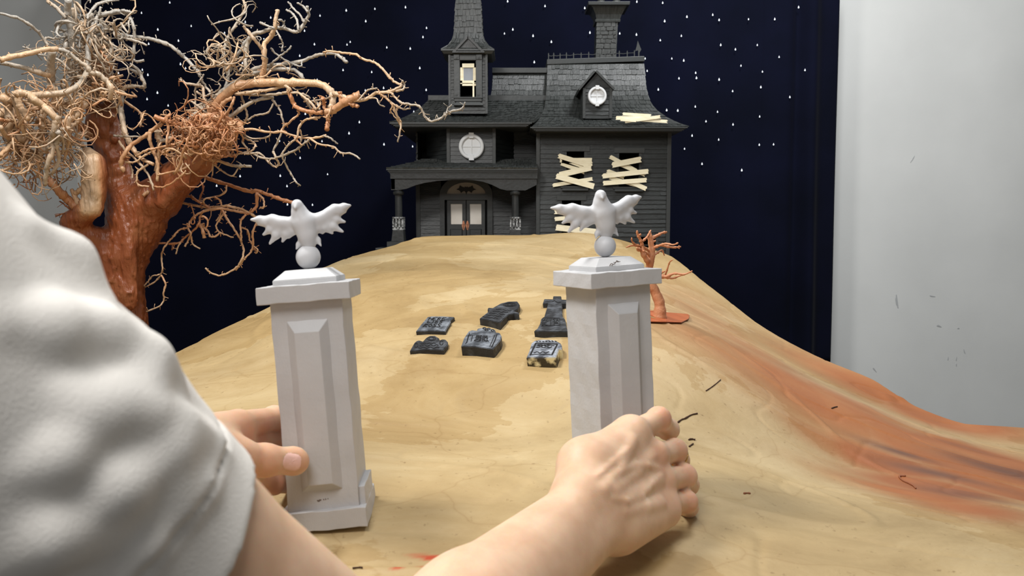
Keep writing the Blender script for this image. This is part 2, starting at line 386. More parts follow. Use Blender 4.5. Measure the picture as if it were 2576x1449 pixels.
def noise(scale, stretch=(1,1,1), detail=6, rough=0.6, rot=0, dist=0):
    mp = N.new('ShaderNodeMapping'); mp.inputs['Scale'].default_value = stretch; mp.inputs['Rotation'].default_value = (0,0,rot); L.new(tc.outputs['Object'], mp.inputs[0])
    n = N.new('ShaderNodeTexNoise'); n.inputs['Scale'].default_value = scale; n.inputs['Detail'].default_value = detail; n.inputs['Roughness'].default_value = rough
    n.inputs['Distortion'].default_value = dist
    L.new(mp.outputs[0], n.inputs['Vector']); return n.outputs['Fac']
def ramp(src, pts):
    r = N.new('ShaderNodeValToRGB'); e = r.color_ramp.elements
    while len(e) < len(pts): e.new(0.5)
    for q, (p, c) in zip(e, pts): q.position = p; q.color = (*c, 1)
    L.new(src, r.inputs[0]); return r.outputs[0]
def mix(a, b_, fac, mode='MIX'):
    x = N.new('ShaderNodeMix'); x.data_type = 'RGBA'; x.blend_type = mode
    for s_, v_ in ((x.inputs[0], fac), (x.inputs[6], a), (x.inputs[7], b_)):
        if isinstance(v_, (int, float)): s_.default_value = v_
        elif isinstance(v_, tuple): s_.default_value = (*v_, 1)
        else: L.new(v_, s_)
    return x.outputs[2]
base = ramp(noise(3.2, (1,1.15,1), 8, 0.6, 0.2, 0.5), [(0.33, sr(156,132,91)), (0.5, sr(180,157,114)), (0.66, sr(197,177,137))])
streak = ramp(noise(4.5, (0.8,1.3,1), 9, 0.68, -0.15, 0.9), [(0.33, sr(146,122,82)), (0.5, sr(182,158,115)), (0.68, sr(208,189,150))])
c_ = mix(base, streak, 0.42)
vo = N.new('ShaderNodeTexVoronoi'); vo.feature = 'DISTANCE_TO_EDGE'; vo.inputs['Scale'].default_value = 3.4
vm = N.new('ShaderNodeMapping'); vm.inputs['Scale'].default_value = (0.8,1.2,1); L.new(tc.outputs['Object'], vm.inputs[0])
vn = N.new('ShaderNodeTexNoise'); vn.inputs['Scale'].default_value = 5; vn.inputs['Detail'].default_value = 3; L.new(vm.outputs[0], vn.inputs['Vector'])
va = N.new('ShaderNodeVectorMath'); va.operation = 'MULTIPLY_ADD'; va.inputs[1].default_value = (.22,.22,.22); L.new(vn.outputs['Color'], va.inputs[0]); L.new(vm.outputs[0], va.inputs[2]); L.new(va.outputs[0], vo.inputs['Vector'])
crease = ramp(vo.outputs['Distance'], [(0.0, sr(190,165,125)), (0.002, sr(238,232,222)), (0.012, (1,1,1))])
c_ = mix(c_, crease, 0.25, 'MULTIPLY')
tide = ramp(noise(2.6, (1,1.2,1), 8, 0.6, 0.9, 0.4), [(0.44, sr(236,228,212)), (0.50, sr(236,228,212)), (0.506, (1,1,1)), (0.56, (1,1,1))])
c_ = mix(c_, tide, 0.8, 'MULTIPLY')
speck = ramp(noise(120, (1,1,1), 3, 0.6), [(0.25, sr(150,125,85)), (0.36, (1,1,1))])
c_ = mix(c_, speck, 0.5, 'MULTIPLY')
at_ = N.new('ShaderNodeAttribute'); at_.attribute_name = 'paint'; sep = N.new('ShaderNodeSeparateColor'); L.new(at_.outputs['Color'], sep.inputs[0])
rc = ramp(noise(4.5, (1,1.1,1), 6, 0.55, 0.3, 0.4), [(0.3, sr(144,80,40)), (0.55, sr(164,98,54)), (0.75, sr(176,114,66))])
c_ = mix(c_, rc, sep.outputs[0]); c_ = mix(c_, sr(104,72,58), sep.outputs[1]); c_ = mix(c_, sr(178,72,42), sep.outputs[2])
L.new(c_, bs.inputs['Base Color'])
bp = N.new('ShaderNodeBump'); bp.inputs['Strength'].default_value = 0.42; bp.inputs['Distance'].default_value = 0.006
L.new(noise(7, (0.9,1.2,1), 8, 0.52, -0.1, 0.7), bp.inputs['Height'])
bp3 = N.new('ShaderNodeBump'); bp3.inputs['Strength'].default_value = 0.35; bp3.inputs['Distance'].default_value = 0.01; L.new(vo.outputs['Distance'], bp3.inputs['Height']); L.new(bp3.outputs[0], bp.inputs['Normal'])
bp2 = N.new('ShaderNodeBump'); bp2.inputs['Strength'].default_value = 0.45; bp2.inputs['Distance'].default_value = 0.0016
L.new(noise(60, (1,1,1), 7, 0.62, 0, 0.6), bp2.inputs['Height']); L.new(bp.outputs[0], bp2.inputs['Normal']); L.new(bp2.outputs[0], bs.inputs['Normal'])
ground.data.materials.append(m)
# table below
tb = empty('work_table', (0.1, 1.05, 0), 'plywood work table carrying the paper hill and the big tree', 'table')
b = MB(); b.box((-1.0, 0.44, 0.745), (1.15, 1.68, 0.775)); b.build('tabletop', M_table, tb)
for x in (-0.92, 1.07):
    for y in (0.52, 1.6):
        b = MB(); b.box((x-0.03, y-0.03, 0), (x+0.03, y+0.03, 0.745)); b.build('leg', M_table, tb)
hz0 = CZ-0.16
hb = empty('house_stand', (0.05, 2.6, 0), 'plywood stand under the black house behind the hill', 'stand')
b = MB(); b.box((-0.42, 2.20, hz0-0.02), (0.455, 2.98, hz0)); b.build('top', M_table, hb)
for x in (-0.36, 0.40):
    for y in (2.27, 2.9):
        b = MB(); b.box((x-0.025, y-0.025, 0), (x+0.025, y+0.025, hz0-0.02)); b.build('leg', M_table, hb)
# debris on the paper
M_debris = mat('dark_twig', sr(70,45,30), 0.8)
M_curl = mat('rust_twig', sr(140,85,55), 0.7)
def debris(pts, r, m_, name, label, group=None):
    P = [gh(x, y, r*0.8) for x, y in pts]; q = catmull(P, 4)
    mb = MB(); mb.tube(q, [r*(0.6+0.5*random.random()) for _ in q], 6)
    return tag(mb.build(name, m_, smooth=True), label, 'debris', group)
debris([(1776,983),(1788,975),(1800,966),(1813,955)], .0009, M_debris, 'bark_crumb', 'thin dark bark sliver lying highest on the slope right of the right pillar')
debris([(1704,1063),(1715,1055),(1724,1052),(1740,1043),(1754,1040)], .0011, M_debris, 'bark_crumb', 'crooked dark bark sliver just above the ringed hand')
debris([(1732,1106),(1740,1104),(1749,1106)], .0012, M_debris, 'bark_crumb', 'short dark bark crumb beside the middle finger of the right hand')
debris([(1734,1123),(1739,1119),(1744,1116)], .0010, M_debris, 'bark_crumb', 'tiny dark bark crumb just below the short crumb beside the right hand')
debris([(2279,1197),(2264,1197),(2264,1202),(2272,1209),(2286,1215),(2297,1221),(2304,1228)], .0013, M_curl, 'curled_twig', 'curled reddish twig on the dark rust stain at the right')
debris([(2092,1027),(2100,1024),(2106,1023)], .0010, M_debris, 'bark_crumb', 'dark bark crumb on the orange slope at the far right')
debris([(887,1429),(905,1427),(912,1428)], .0007, M_debris, 'bark_crumb', 'dark sliver at the bottom left of the red paint smear')
debris([(1871,1241),(1879,1240),(1888,1241)], .0010, M_curl, 'bark_crumb', 'small reddish crumb on bare paper right of the right hand')
# ---------------------------------------------------------------- the black model house
YF = 2.34                                        # front of the right wing
def X_(px, Y, py=450): return at(px, py, Y)[0]
def Z_(py, Y): return at(1288, py, Y)[2]
house = empty('haunted_house', (0.06, 2.55, hz0), 'black clapboard model house with shingled mansard roof, tower, chimney and boarded windows', 'house')
def part(b, name, m_=M_house, parent=house, **k): return b.build(name, m_, parent, **k)
rs = random.Random(11)
def clap(b, o, u, nrm, width, z0, z1, row=.0125, holes=(), t=.0022):
    """lapped boards on a wall plane: o lower-left corner, u unit vector along it, holes = (x0,x1,z0,z1)"""
    o = np.array(o, float); u = np.array(u, float); n = np.array(nrm, float); z = z0; wob0 = 0
    while z < z1-1e-4:
        zt = min(z+row*rs.uniform(.85, 1.15), z1); cuts = [(0, width)]
        for hx0, hx1, hz_0, hz_1 in holes:
            if zt > hz_0+.001 and z < hz_1-.001:
                new = []
                for a, c in cuts:
                    if hx0 > a: new.append((a, min(c, hx0)))
                    if hx1 < c: new.append((max(a, hx1), c))
                cuts = [q for q in new if q[1]-q[0] > .001]
        for a, c in cuts:
            while a < c-1e-5:
                e = min(c, a+rs.uniform(.07, .3)); e = c if c-e < .02 else e
                d1 = rs.uniform(-.0013, .0013); d2 = rs.uniform(-.0013, .0013); tt = t*rs.uniform(.7, 1.4)
                def pt(s_, zz, off): q = o+u*s_+n*off; return (q[0], q[1], zz)
                b.hexa([pt(a, z-.001+d1, -.003), pt(e, z-.001+d2, -.003), pt(e, z-.001+d2, tt), pt(a, z-.001+d1, tt),
                        pt(a, zt+.0006, -.003), pt(e, zt+.0006, -.003), pt(e, zt+.0006, .0002), pt(a, zt+.0006, .0002)])
                a = e
        z = zt
    return b
def shingles(b, levels, row=.019, wmin=.009, wmax=.02, t=.0016):
    """levels bottom to top: (left point, right point); rows of separate split shingles"""
    Ls = [np.array(l, float) for l, r in levels]; Rs = [np.array(r, float) for l, r in levels]
    seg = [0]
    for i in range(1, len(Ls)): seg.append(seg[-1]+np.linalg.norm((Ls[i]+Rs[i]-Ls[i-1]-Rs[i-1])/2*[.3,1,1]))
    tot = seg[-1]
    def P(s_, d):
        d = min(max(d, 0), tot); i = min(np.searchsorted(seg, d, 'right'), len(seg)-1); i = max(i, 1)
        q = (d-seg[i-1])/(seg[i]-seg[i-1]+1e-9); l = Ls[i-1]*(1-q)+Ls[i]*q; r = Rs[i-1]*(1-q)+Rs[i]*q; return l*(1-s_)+r*s_
    n = max(1, int(round(tot/row))); 
    for k in range(n):
        d0 = tot*k/n; d1 = min(tot*(k+1)/n+.004, tot); s_ = 0; W = np.linalg.norm(P(1, d0)-P(0, d0))
        while s_ < 1-1e-6:
            e = s_+rs.uniform(wmin, wmax)/W; e = 1 if 1-e < .006/W else e
            dd = d0-rs.uniform(0, .0035) if k else d0
            a, c, dq, g = P(s_+.0006/W, dd), P(e-.0006/W, dd+rs.uniform(-.001,.001)), P(e-.0006/W, d1), P(s_+.0006/W, d1)
            nr = np.cross(c-a, g-a); L_ = np.linalg.norm(nr); nr = nr/L_ if L_ > 1e-12 else V(0,-1,0)
            if nr[1] > 0 and nr[2] < 0: nr = -nr
            tt = t*rs.uniform(.8, 1.9)
            b.hexa([a-nr*.001, c-nr*.001, c+nr*tt, a+nr*tt, g-nr*.001, dq-nr*.001, dq+nr*t*.25, g+nr*t*.25])
            s_ = e
    return b
def loft(b, rings):
    n = len(rings[0]); v = [q for r in rings for q in r]; f = []
    for i in range(len(rings)-1):
        for k in range(n): f.append((i*n+k, i*n+(k+1)%n, (i+1)*n+(k+1)%n, (i+1)*n+k))
    f += [tuple(range(n-1, -1, -1)), tuple(range((len(rings)-1)*n, len(rings)*n))]
    return b.add(v, f)
# --- right wing
zb = hz0
xl, xr = X_(1352, YF), X_(1684, YF); zt = Z_(327, YF)
wins = []
for x0, x1, y0, y1 in [(1420,1476,380,468),(1552,1614,384,470),(1408,1468,503,590),(1604,1656,594,640)]:
    wins.append((X_(x0,YF,y0), X_(x1,YF,y0), Z_(y1,YF), Z_(y0,YF)))
b = MB(); clap(b, (xl,YF,0), (1,0,0), (0,-1,0), xr-xl, zb, zt, .0127, [(a-xl, c-xl, d, e) for a, c, d, e in wins])
part(b, 'siding', M_board)
b = MB(); clap(b, (xl,2.95,0), (0,-1,0), (-1,0,0), 2.95-YF, zb, zt, .0127); part(b, 'siding', M_board)
b = MB(); clap(b, (xr,YF,0), (0,1,0), (1,0,0), 2.95-YF, zb, zt, .0127); part(b, 'siding', M_board)
b = MB(); b.box((xl+.004,2.94,zb),(xr-.004,2.95,zt)); part(b, 'rear_wall', M_black)
b = MB(); b.box((xl+.003,YF+.10,zb),(xr-.003,YF+.105,zt)); part(b, 'inner_wall', M_black)
for a, c in ((xl-.004, xl+.007), (xr-.008, xr+.003)):
    b = MB(); b.box((a,YF-.006,zb),(c,YF+.006,zt)); part(b, 'corner_board', M_trimd, bevel=.0008)
def plank(b, x0, y0, x1, y1, wpx, Y, t=.0022, tilt=0):
    """broken plank between two pixels on a wall plane, ragged ends"""
    a = at(x0, y0, Y); c = at(x1, y1, Y+tilt); d = c-a; L_ = np.linalg.norm(d); d /= L_; n = V(-d[2], 0, d[0]); w_ = wpx*Y/F/2
    P = [a-n*w_-d*rs.uniform(0,.003), c-n*w_+d*rs.uniform(0,.003), c-n*w_*.2-d*rs.uniform(0,.002), c+n*w_*.3+d*rs.uniform(0,.003), c+n*w_, a+n*w_+d*rs.uniform(0,.003), a+n*w_*.2-d*rs.uniform(0,.003), a-n*w_*.4+d*rs.uniform(0,.002)]
    return b.prism(P, (0,-t,0))
planks = {0: [((1414,404),(1489,404),13,0), ((1405,392),(1488,418),12,1), ((1409,403),(1468,420),10,0), ((1407,440),(1486,422),14,2), ((1412,410),(1470,432),12,0), ((1400,443),(1494,469),14,3), ((1391,466),(1490,450),9,1)],
 1: [((1534,394),(1600,430),10,0), ((1540,415),(1612,401),14,3), ((1560,414),(1622,440),9,1), ((1516,443),(1630,431),12,3), ((1528,430),(1570,446),10,0), ((1534,447),(1600,466),9,1), ((1517,461),(1626,453),11,3), ((1580,455),(1625,475),11,2)],
 2: [((1395,532),(1470,532),13,1), ((1396,551),(1470,545),10,1), ((1399,572),(1522,586),15,2)], 3: []}
for i, (a, c, d, e) in enumerate(wins):
    b = MB(); f_ = .008
    if i < 3:
        b.box((a-f_,YF-.004,e-.001),(c+f_,YF+.002,e+.013)); b.box((a-f_-.003,YF-.006,d-.006),(c+f_+.003,YF+.002,d)); b.box((a-f_+.002,YF-.012,d-.013),(c+f_-.004,YF+.002,d-.007))
    b.box((c-.007,YF-.001,d),(c,YF+.01,e)); b.box((a,YF-.001,d),(a+.006,YF+.01,e)); b.box((a,YF+.012,(d+e)/2-.002),(c,YF+.016,(d+e)/2+.002))
    wn = part(b, 'window', M_trimd)
    for (p0, p1, w_, lay) in planks[i]:
        b = MB(); plank(b, p0[0], p0[1], p1[0], p1[1], w_, YF-.005-.0028*lay); b.build('nailed_plank', M_cream, wn)
# --- left body, bay and door wall
YD, YB, YL = 2.43, 2.345, 2.46
x0, x1 = X_(1050,YD,560), xl
dx0, dx1 = X_(1110,YD,560), X_(1238,YD,560)
b = MB(); clap(b, (x0,YD,0), (1,0,0), (0,-1,0), x1-x0, zb, Z_(440,YD), .0127, [(dx0-x0, dx1-x0, zb-.1, Z_(450,YD))]); part(b, 'siding', M_board)
b = MB(); clap(b, (x0,2.93,0), (0,-1,0), (-1,0,0), 2.93-YD, zb, Z_(320,YD), .0127); part(b, 'siding', M_board)
b = MB(); b.box((x0-.003,YD-.006,zb),(x0+.009,YD+.004,Z_(440,YD))); part(b, 'corner_board', M_trimd)
b = MB(); b.box((x0+.004,2.92,zb),(x1,2.93,Z_(320,YD))); part(b, 'rear_wall', M_black)
b = MB(); b.box((x0+.004,YD+.10,zb),(x1,YD+.105,Z_(320,YD))); part(b, 'inner_wall', M_black)
zb2, zt2 = Z_(425,YB)-.01, Z_(316,YB)
bx0, bx1 = X_(1128,YB,370), X_(1243,YB,370); lx0, rx1 = X_(1074,YL,370), X_(1292,YL,370)
b = MB(); clap(b, (bx0,YB,0), (1,0,0), (0,-1,0), bx1-bx0, zb2, zt2, .0125); part(b, 'siding', M_board)
d = V(bx0-lx0, YB-YL, 0); L1 = np.linalg.norm(d); b = MB(); clap(b, (lx0,YL,0), d/L1, V(d[1],-d[0],0)/L1, L1, zb2, zt2, .0125); part(b, 'siding', M_board)
d = V(rx1-bx1, YL-YB, 0); L1 = np.linalg.norm(d); b = MB(); clap(b, (bx1,YB,0), d/L1, V(d[1],-d[0],0)/L1, L1, zb2, zt2, .0125); part(b, 'siding', M_board)
b = MB(); clap(b, (rx1,YL,0), (1,0,0), (0,-1,0), x1-rx1, zb2, zt2, .0125); part(b, 'siding', M_board)
for a in (bx0, bx1):
    b = MB(); b.box((a-.005,YB-.005,zb2),(a+.005,YB+.004,zt2)); part(b, 'corner_board', M_trimd, bevel=.0008)
def round_window(px, py, r, Y, small=False):
    c = at(px, py, Y); b = MB(); n = 40; k = Y/F; R = r*k
    prof = [(R, .0), (R, -.007), (R*.93, -.009), (R*.80, -.009), (R*.74, -.0075), (R*.72, -.002), (R*.70, -.002), (R*.70, 0)]
    v = []; f = []
    for (q, d) in prof:
        for i in range(n): a = 2*math.pi*i/n; v.append(c+V(q*math.cos(a), d, q*math.sin(a)))
    for j in range(len(prof)-1):
        for i in range(n): f.append((j*n+i, (j+1)*n+i, (j+1)*n+(i+1)%n, j*n+(i+1)%n))
    b.add(v, f); fr = part(b, 'round_window', M_whitewin, smooth=False)
    fr['label'] = 'pale round window frame with cross bars'
    b = MB(); b.prism([c+V(R*.73*math.cos(2*math.pi*i/n), -.0008, R*.73*math.sin(2*math.pi*i/n)) for i in range(n)], (0,-.0016,0)); b.build('pane', M_whitewin, fr)
    b = MB(); w_ = R*.045; b.box((c[0]-w_, c[1]-.0042, c[2]-R*.72), (c[0]+w_, c[1]-.002, c[2]+R*.72)); b.box((c[0]-R*.72, c[1]-.0040, c[2]-w_*.8), (c[0]+R*.72, c[1]-.002, c[2]+w_*.8)); b.build('glazing_bar', M_whitewin, fr)
    for s_ in (1, -1):
        b = MB(); z0 = c[2]+s_*R*.66; z1 = c[2]+s_*R*1.1; wa, wb = R*.17, R*.21
        P = [(c[0]-wa, c[1]-.0095, z0), (c[0]+wa, c[1]-.0095, z0), (c[0]+wb, c[1]-.0095, z1), (c[0]-wb, c[1]-.0095, z1)]
        b.prism(P, (0,.0095,0)); b.build('keystone', M_whitewin, fr, bevel=.0008)
round_window(1186, 369, 31, YB-.003)
# --- porch
YP = 2.30
px0, px1 = X_(984,YP,450), xl-.001
arch = [(984,478),(1003,478),(1022,475),(1045,466),(1068,460),(1100,455),(1140,452),(1165,452),(1190,453),(1215,457),(1238,465),(1258,475),(1275,479),(1322,479),(1336,472),(1350,465)]
b = MB(); P = [at(x, y, YP) for x, y in arch]+[at(1350,437,YP), at(984,437,YP)]; b.prism(P, (0,.012,0)); part(b, 'arched_beam', M_house)
b = MB(); b.box((px0-.002,YP-.0035,Z_(450,YP)),(px1,YP,Z_(436,YP))); part(b, 'beam_board', M_house, bevel=.0006)
b = MB(); b.box((px0,YP,Z_(476,YP)),(px0+.01,YD,Z_(437,YP))); part(b, 'side_beam', M_house)
for k, (ya, yb_, ex) in enumerate([(424,428.5,.0115),(428.5,432,.008),(432,435,.005),(435,438,.0025)]):
    b = MB(); b.box((px0-ex,YP-ex-.002,Z_(yb_,YP)),(px1,YP+.02,Z_(ya,YP)-.0004)); part(b, 'cornice_moulding', M_trimd)
b = MB(); zc = Z_(426,YP)
ring = lambda xa, xb, ya, yb_, z: [(xa,ya,z),(xb,ya,z),(xb,yb_,z),(xa,yb_,z)]
loft(b, [ring(px0-.011,px1,YP-.012,YD,zc), ring(X_(1040,2.36,410),px1,2.36,YD,Z_(409,2.36)), ring(X_(1064,2.48,405),px1,2.42,YD,Z_(400,2.42))]); part(b, 'porch_roof', M_shingle)
b = MB(); shingles(b, [((px0-.012,YP-.014,zc+.001),(px1,YP-.014,zc+.001)), ((X_(1040,2.36,410),2.36,Z_(409,2.36)+.001),(px1,2.36,Z_(409,2.36)+.001)), ((X_(1064,2.42,405),2.42,Z_(400,2.42)),(px1,2.42,Z_(400,2.42)))], .014, .010, .024, .0022); part(b, 'porch_shingles', M_shingle)
pf = Z_(608,YP)
b = MB(); b.box((px0-.012,YP-.015,zb),(px1,YD,pf)); part(b, 'porch_floor', M_trimd)
for i, (xa, xb) in enumerate(((990,1012),(1287,1306))):
    xm = X_((xa+xb)/2, YP, 510); k = YP/F; col = MB(); zc0, zc1 = pf, Z_(477,YP)
    col.lathe((xm, YP+.014, 0), [(9*k,zc0),(9*k,Z_(495,YP)),(9.5*k,Z_(491,YP)),(13*k,Z_(489,YP)),(14*k,Z_(485,YP)),(14*k,Z_(482,YP)),(11*k,Z_(480,YP)),(11*k,zc1)], 24)
    cm = part(col, 'porch_column', M_house, smooth=False)
    xa2, xb2 = xm-13.5*k, xm+13.5*k; z0, z1 = Z_(578,YP), Z_(546,YP)
    b = MB(); b.box((xa2,YP-.006,z1-.004),(xb2,YP+.034,z1)); b.box((xa2,YP-.006,z0),(xb2,YP+.034,z0+.007))
    for q in range(4): x = xa2+(xb2-xa2-.004)*q/3; b.box((x,YP-.006,z0+.004),(x+.004,YP+.002,z1-.002)); b.box((x,YP+.028,z0+.004),(x+.004,YP+.034,z1-.002))
    b.box((xa2+.003,YP+.002,z0),(xb2-.003,YP+.028,z1-.004)); part(b, 'baluster_panel', M_silver)
    b = MB(); b.hexa([(xa2-.004,YP-.008,pf),(xb2+.002,YP-.008,pf),(xb2+.002,YP+.036,pf),(xa2-.004,YP+.036,pf),(xa2,YP-.006,z0),(xb2,YP-.006,z0),(xb2,YP+.034,z0),(xa2,YP+.034,z0)]); part(b, 'column_pedestal', M_house, bevel=.001)
for i, (xa, ya) in enumerate(((971,608),(941,624),(918,641),(900,656))):
    b = MB(); b.box((X_(xa,YP,ya), YP+.02+.001*i, zb), (px0+.02, YD-.02-.001*i, Z_(ya,YP+.02))); part(b, 'stone_step', M_trimd, bevel=.001)
# --- double door
YDD = YD-.004
Dx = lambda px, py=530: X_(px, YDD, py)
Dz = lambda py: Z_(py, YDD)
b = MB()
b.box((Dx(1107),YDD-.008,zb),(Dx(1119),YDD+.004,Dz(490))); b.box((Dx(1226),YDD-.008,zb),(Dx(1239),YDD+.004,Dz(490))); b.box((Dx(1107),YDD-.009,Dz(503)),(Dx(1239),YDD+.004,Dz(489)))
cxd = Dx(1173); n = 28; v = []; zc_ = Dz(490)
for r0, r1 in ((Dx(1222)-cxd, Dx(1239)-cxd),):
    o_ = [(cxd+r1*math.cos(math.pi*i/n), YDD-.008, zc_+r1*.72*math.sin(math.pi*i/n)) for i in range(n+1)]
    i_ = [(cxd+r0*math.cos(math.pi*i/n), YDD-.008, zc_+r0*.62*math.sin(math.pi*i/n)) for i in range(n+1)]
    for i in range(n): b.hexa([i_[i], o_[i], tuple(np.add(o_[i],(0,.01,0))), tuple(np.add(i_[i],(0,.01,0))), i_[i+1], o_[i+1], tuple(np.add(o_[i+1],(0,.01,0))), tuple(np.add(i_[i+1],(0,.01,0)))])
df = part(b, 'door_frame', M_trimd)
r0 = Dx(1222)-cxd
b = MB(); b.prism([(cxd+r0*math.cos(math.pi*i/n), YDD, zc_+r0*.62*math.sin(math.pi*i/n)) for i in range(n+1)], (0,.002,0)); b.build('fanlight', M_fan, df)
bat = [(0,-.9),(-.06,-.55),(-.18,-.36),(-.36,-.42),(-.52,-.62),(-.62,-.36),(-.78,-.22),(-1.0,-.16),(-.72,.05),(-.62,.42),(-.42,.22),(-.16,.12),(-.10,.3),(-.05,.17),(.05,.17),(.10,.3),(.16,.12),(.42,.22),(.62,.42),(.72,.05),(1.0,-.16),(.78,-.22),(.62,-.36),(.52,-.62),(.36,-.42),(.18,-.36),(.06,-.55)]
kb = 25*YDD/F; cb = at(1173, 474, YDD-.001)
b = MB(); b.prism([cb+V(x*kb, 0, y*kb*.75) for x, y in bat], (0,-.0014,0)); b.build('bat_cutout', M_bat, df)
b = MB(); b.box((Dx(1119),YDD+.012,zb),(Dx(1226),YDD+.014,Dz(453))); part(b, 'inner_wall', M_black)
for xa, xb, ga, gb, hx in ((1125,1172,1134,1163,1166),(1174,1220,1182,1211,1176)):
    b = MB(); y0_, y1_ = YDD-.003, YDD+.008
    b.box((Dx(xa),y0_,zb),(Dx(ga),y1_,Dz(503))); b.box((Dx(gb),y0_,zb),(Dx(xb),y1_,Dz(503)))
    b.box((Dx(ga),y0_,Dz(513)),(Dx(gb),y1_,Dz(503))); b.box((Dx(ga),y0_,zb),(Dx(gb),y1_,Dz(564)))
    dr = part(b, 'door', M_trimd)
    b = MB(); b.box((Dx(ga),YDD,Dz(564)),(Dx(gb),YDD+.002,Dz(513))); o = b.build('door_panel', M_paper, dr); o['label'] = 'frosted off-white door panel'
    b = MB(); xq0, xq1 = Dx(xa+7), Dx(xb-8); frustum(b, (0,0), (1,1), 0, 1, 0) if False else b.hexa([(xq0,y0_,zb+.005),(xq1,y0_,zb+.005),(xq1,y0_,Dz(576)),(xq0,y0_,Dz(576)),(xq0+.003,y0_-.003,zb+.008),(xq1-.003,y0_-.003,zb+.008),(xq1-.003,y0_-.003,Dz(578)),(xq0+.003,y0_-.003,Dz(578))]); b.build('raised_panel', M_trimd, dr)
    c = at(hx, 567, y0_); k = YDD/F; b = MB()
    pts = []
    for i in range(24): a = 2*math.pi*i/24; pts.append(c+V(3.6*k*math.cos(a)*(1+.18*math.cos(4*a)), 0, 12*k*math.sin(a)*(1+.06*math.cos(6*a))))
    b.prism(pts, (0,-.0016,0)); b.lathe((0,0,0), [(0.0001,0)], 4) if False else None
    kn = c+V(0,-.004,3.5*k); b.tube([kn+V(0,.003,0), kn, kn+V(0,-.002,0)], [1.2*k,2.6*k,2.0*k], 12)
    o = b.build('door_handle', M_copper, dr); o['label'] = 'copper coloured door handle plate'
    for dz_ in (-4, -8):
        b = MB(); kk = c+V(0,-.0018,dz_*k); b.tube([kk, kk+V(0,-.0006,0)], 1.2*k, 8); b.build('keyhole', M_black, dr)
# --- roofs
def ringp(pxl, pxr, py, Y, Yb): zz = Z_(py, Y); return [(X_(pxl,Y,py),Y,zz),(X_(pxr,Y,py),Y,zz),(X_(pxr,Y,py),Yb,zz),(X_(pxl,Y,py),Yb,zz)]
lvR = [(319,1338,1732,2.275,2.99),(311,1346,1710,2.31,2.98),(301,1356,1688,2.345,2.97),(287,1364,1662,2.385,2.95),(268,1370,1642,2.42,2.92),(245,1373,1630,2.45,2.88),(215,1375,1624,2.475,2.85),(160,1377,1620,2.51,2.80)]
b = MB(); loft(b, [ringp(a,c,y,Y,Yb) for y,a,c,Y,Yb in lvR]); part(b, 'mansard_roof', M_shingle)
b = MB(); shingles(b, [(ringp(a,c,y,Y,Yb)[0], ringp(a,c,y,Y,Yb)[1]) for y,a,c,Y,Yb in lvR]); part(b, 'roof_shingles', M_shingle)
b = MB(); shingles(b, [(ringp(a,c,y,Y,Yb)[1], ringp(a,c,y,Y,Yb)[2]) for y,a,c,Y,Yb in lvR]); part(b, 'roof_shingles', M_shingle)
lvL = [(308,979,1344,2.29,2.99),(302,1000,1352,2.33,2.98),(294,1022,1362,2.37,2.97),(282,1043,1372,2.41,2.96),(264,1066,1380,2.45,2.94),(250,1080,1384,2.475,2.92)]
b = MB(); loft(b, [ringp(a,c,y,Y,Yb) for y,a,c,Y,Yb in lvL]); part(b, 'lower_roof', M_shingle)
b = MB(); shingles(b, [(ringp(a,c,y,Y,Yb)[0], ringp(a,c,y,Y,Yb)[1]) for y,a,c,Y,Yb in lvL], .013, .008, .018, .0019); part(b, 'roof_shingles', M_shingle)
r_ = ringp(1079,1375,251,2.473,2.92); b = MB(); b.box((r_[0][0]-.002,2.47,r_[0][2]-.004),(r_[1][0],2.93,Z_(240,2.473))); part(b, 'ridge_cap', M_trimd)
lvU = [(252,1233,1378,2.475,2.90),(225,1237,1378,2.495,2.88),(183,1240,1378,2.515,2.86)]
b = MB(); loft(b, [ringp(a,c,y,Y,Yb) for y,a,c,Y,Yb in lvU]); part(b, 'middle_roof', M_shingle)
b = MB(); shingles(b, [(ringp(a,c,y,Y,Yb)[0], ringp(a,c,y,Y,Yb)[1]) for y,a,c,Y,Yb in lvU]); part(b, 'roof_shingles', M_shingle)
b = MB(); b.box((X_(1238,2.51,180),2.505,Z_(184,2.51)),(X_(1377,2.51,180),2.87,Z_(171,2.51))); part(b, 'ridge_cap', M_trimd, bevel=.001)
# tilted ridge board of the mansard
a, c = at(1376,162,2.505), at(1622,154,2.505); a2, c2 = at(1376,149,2.505), at(1621,141,2.505)
b = MB(); b.hexa([a, c, c+V(0,.30,0), a+V(0,.30,0), a2, c2, c2+V(0,.30,0), a2+V(0,.30,0)]); part(b, 'ridge_cap', M_trimd, bevel=.001)
# eaves
for (xa, xb, y0_, Y, n_l) in ((980,1338,308,2.285,0),(1334,1730,319,2.27,0)):
    for k, (d0, d1, e) in enumerate([(0,3,0),(3,5,.003),(5,8,.006),(8,10,.009)]):
        b = MB(); b.box((X_(xa,Y,y0_)+e*1.6, Y+e, Z_(y0_+d1,Y)), (X_(xb,Y,y0_)-e*1.6, 2.98, Z_(y0_+d0,Y))); part(b, 'eave_moulding', M_trimd)
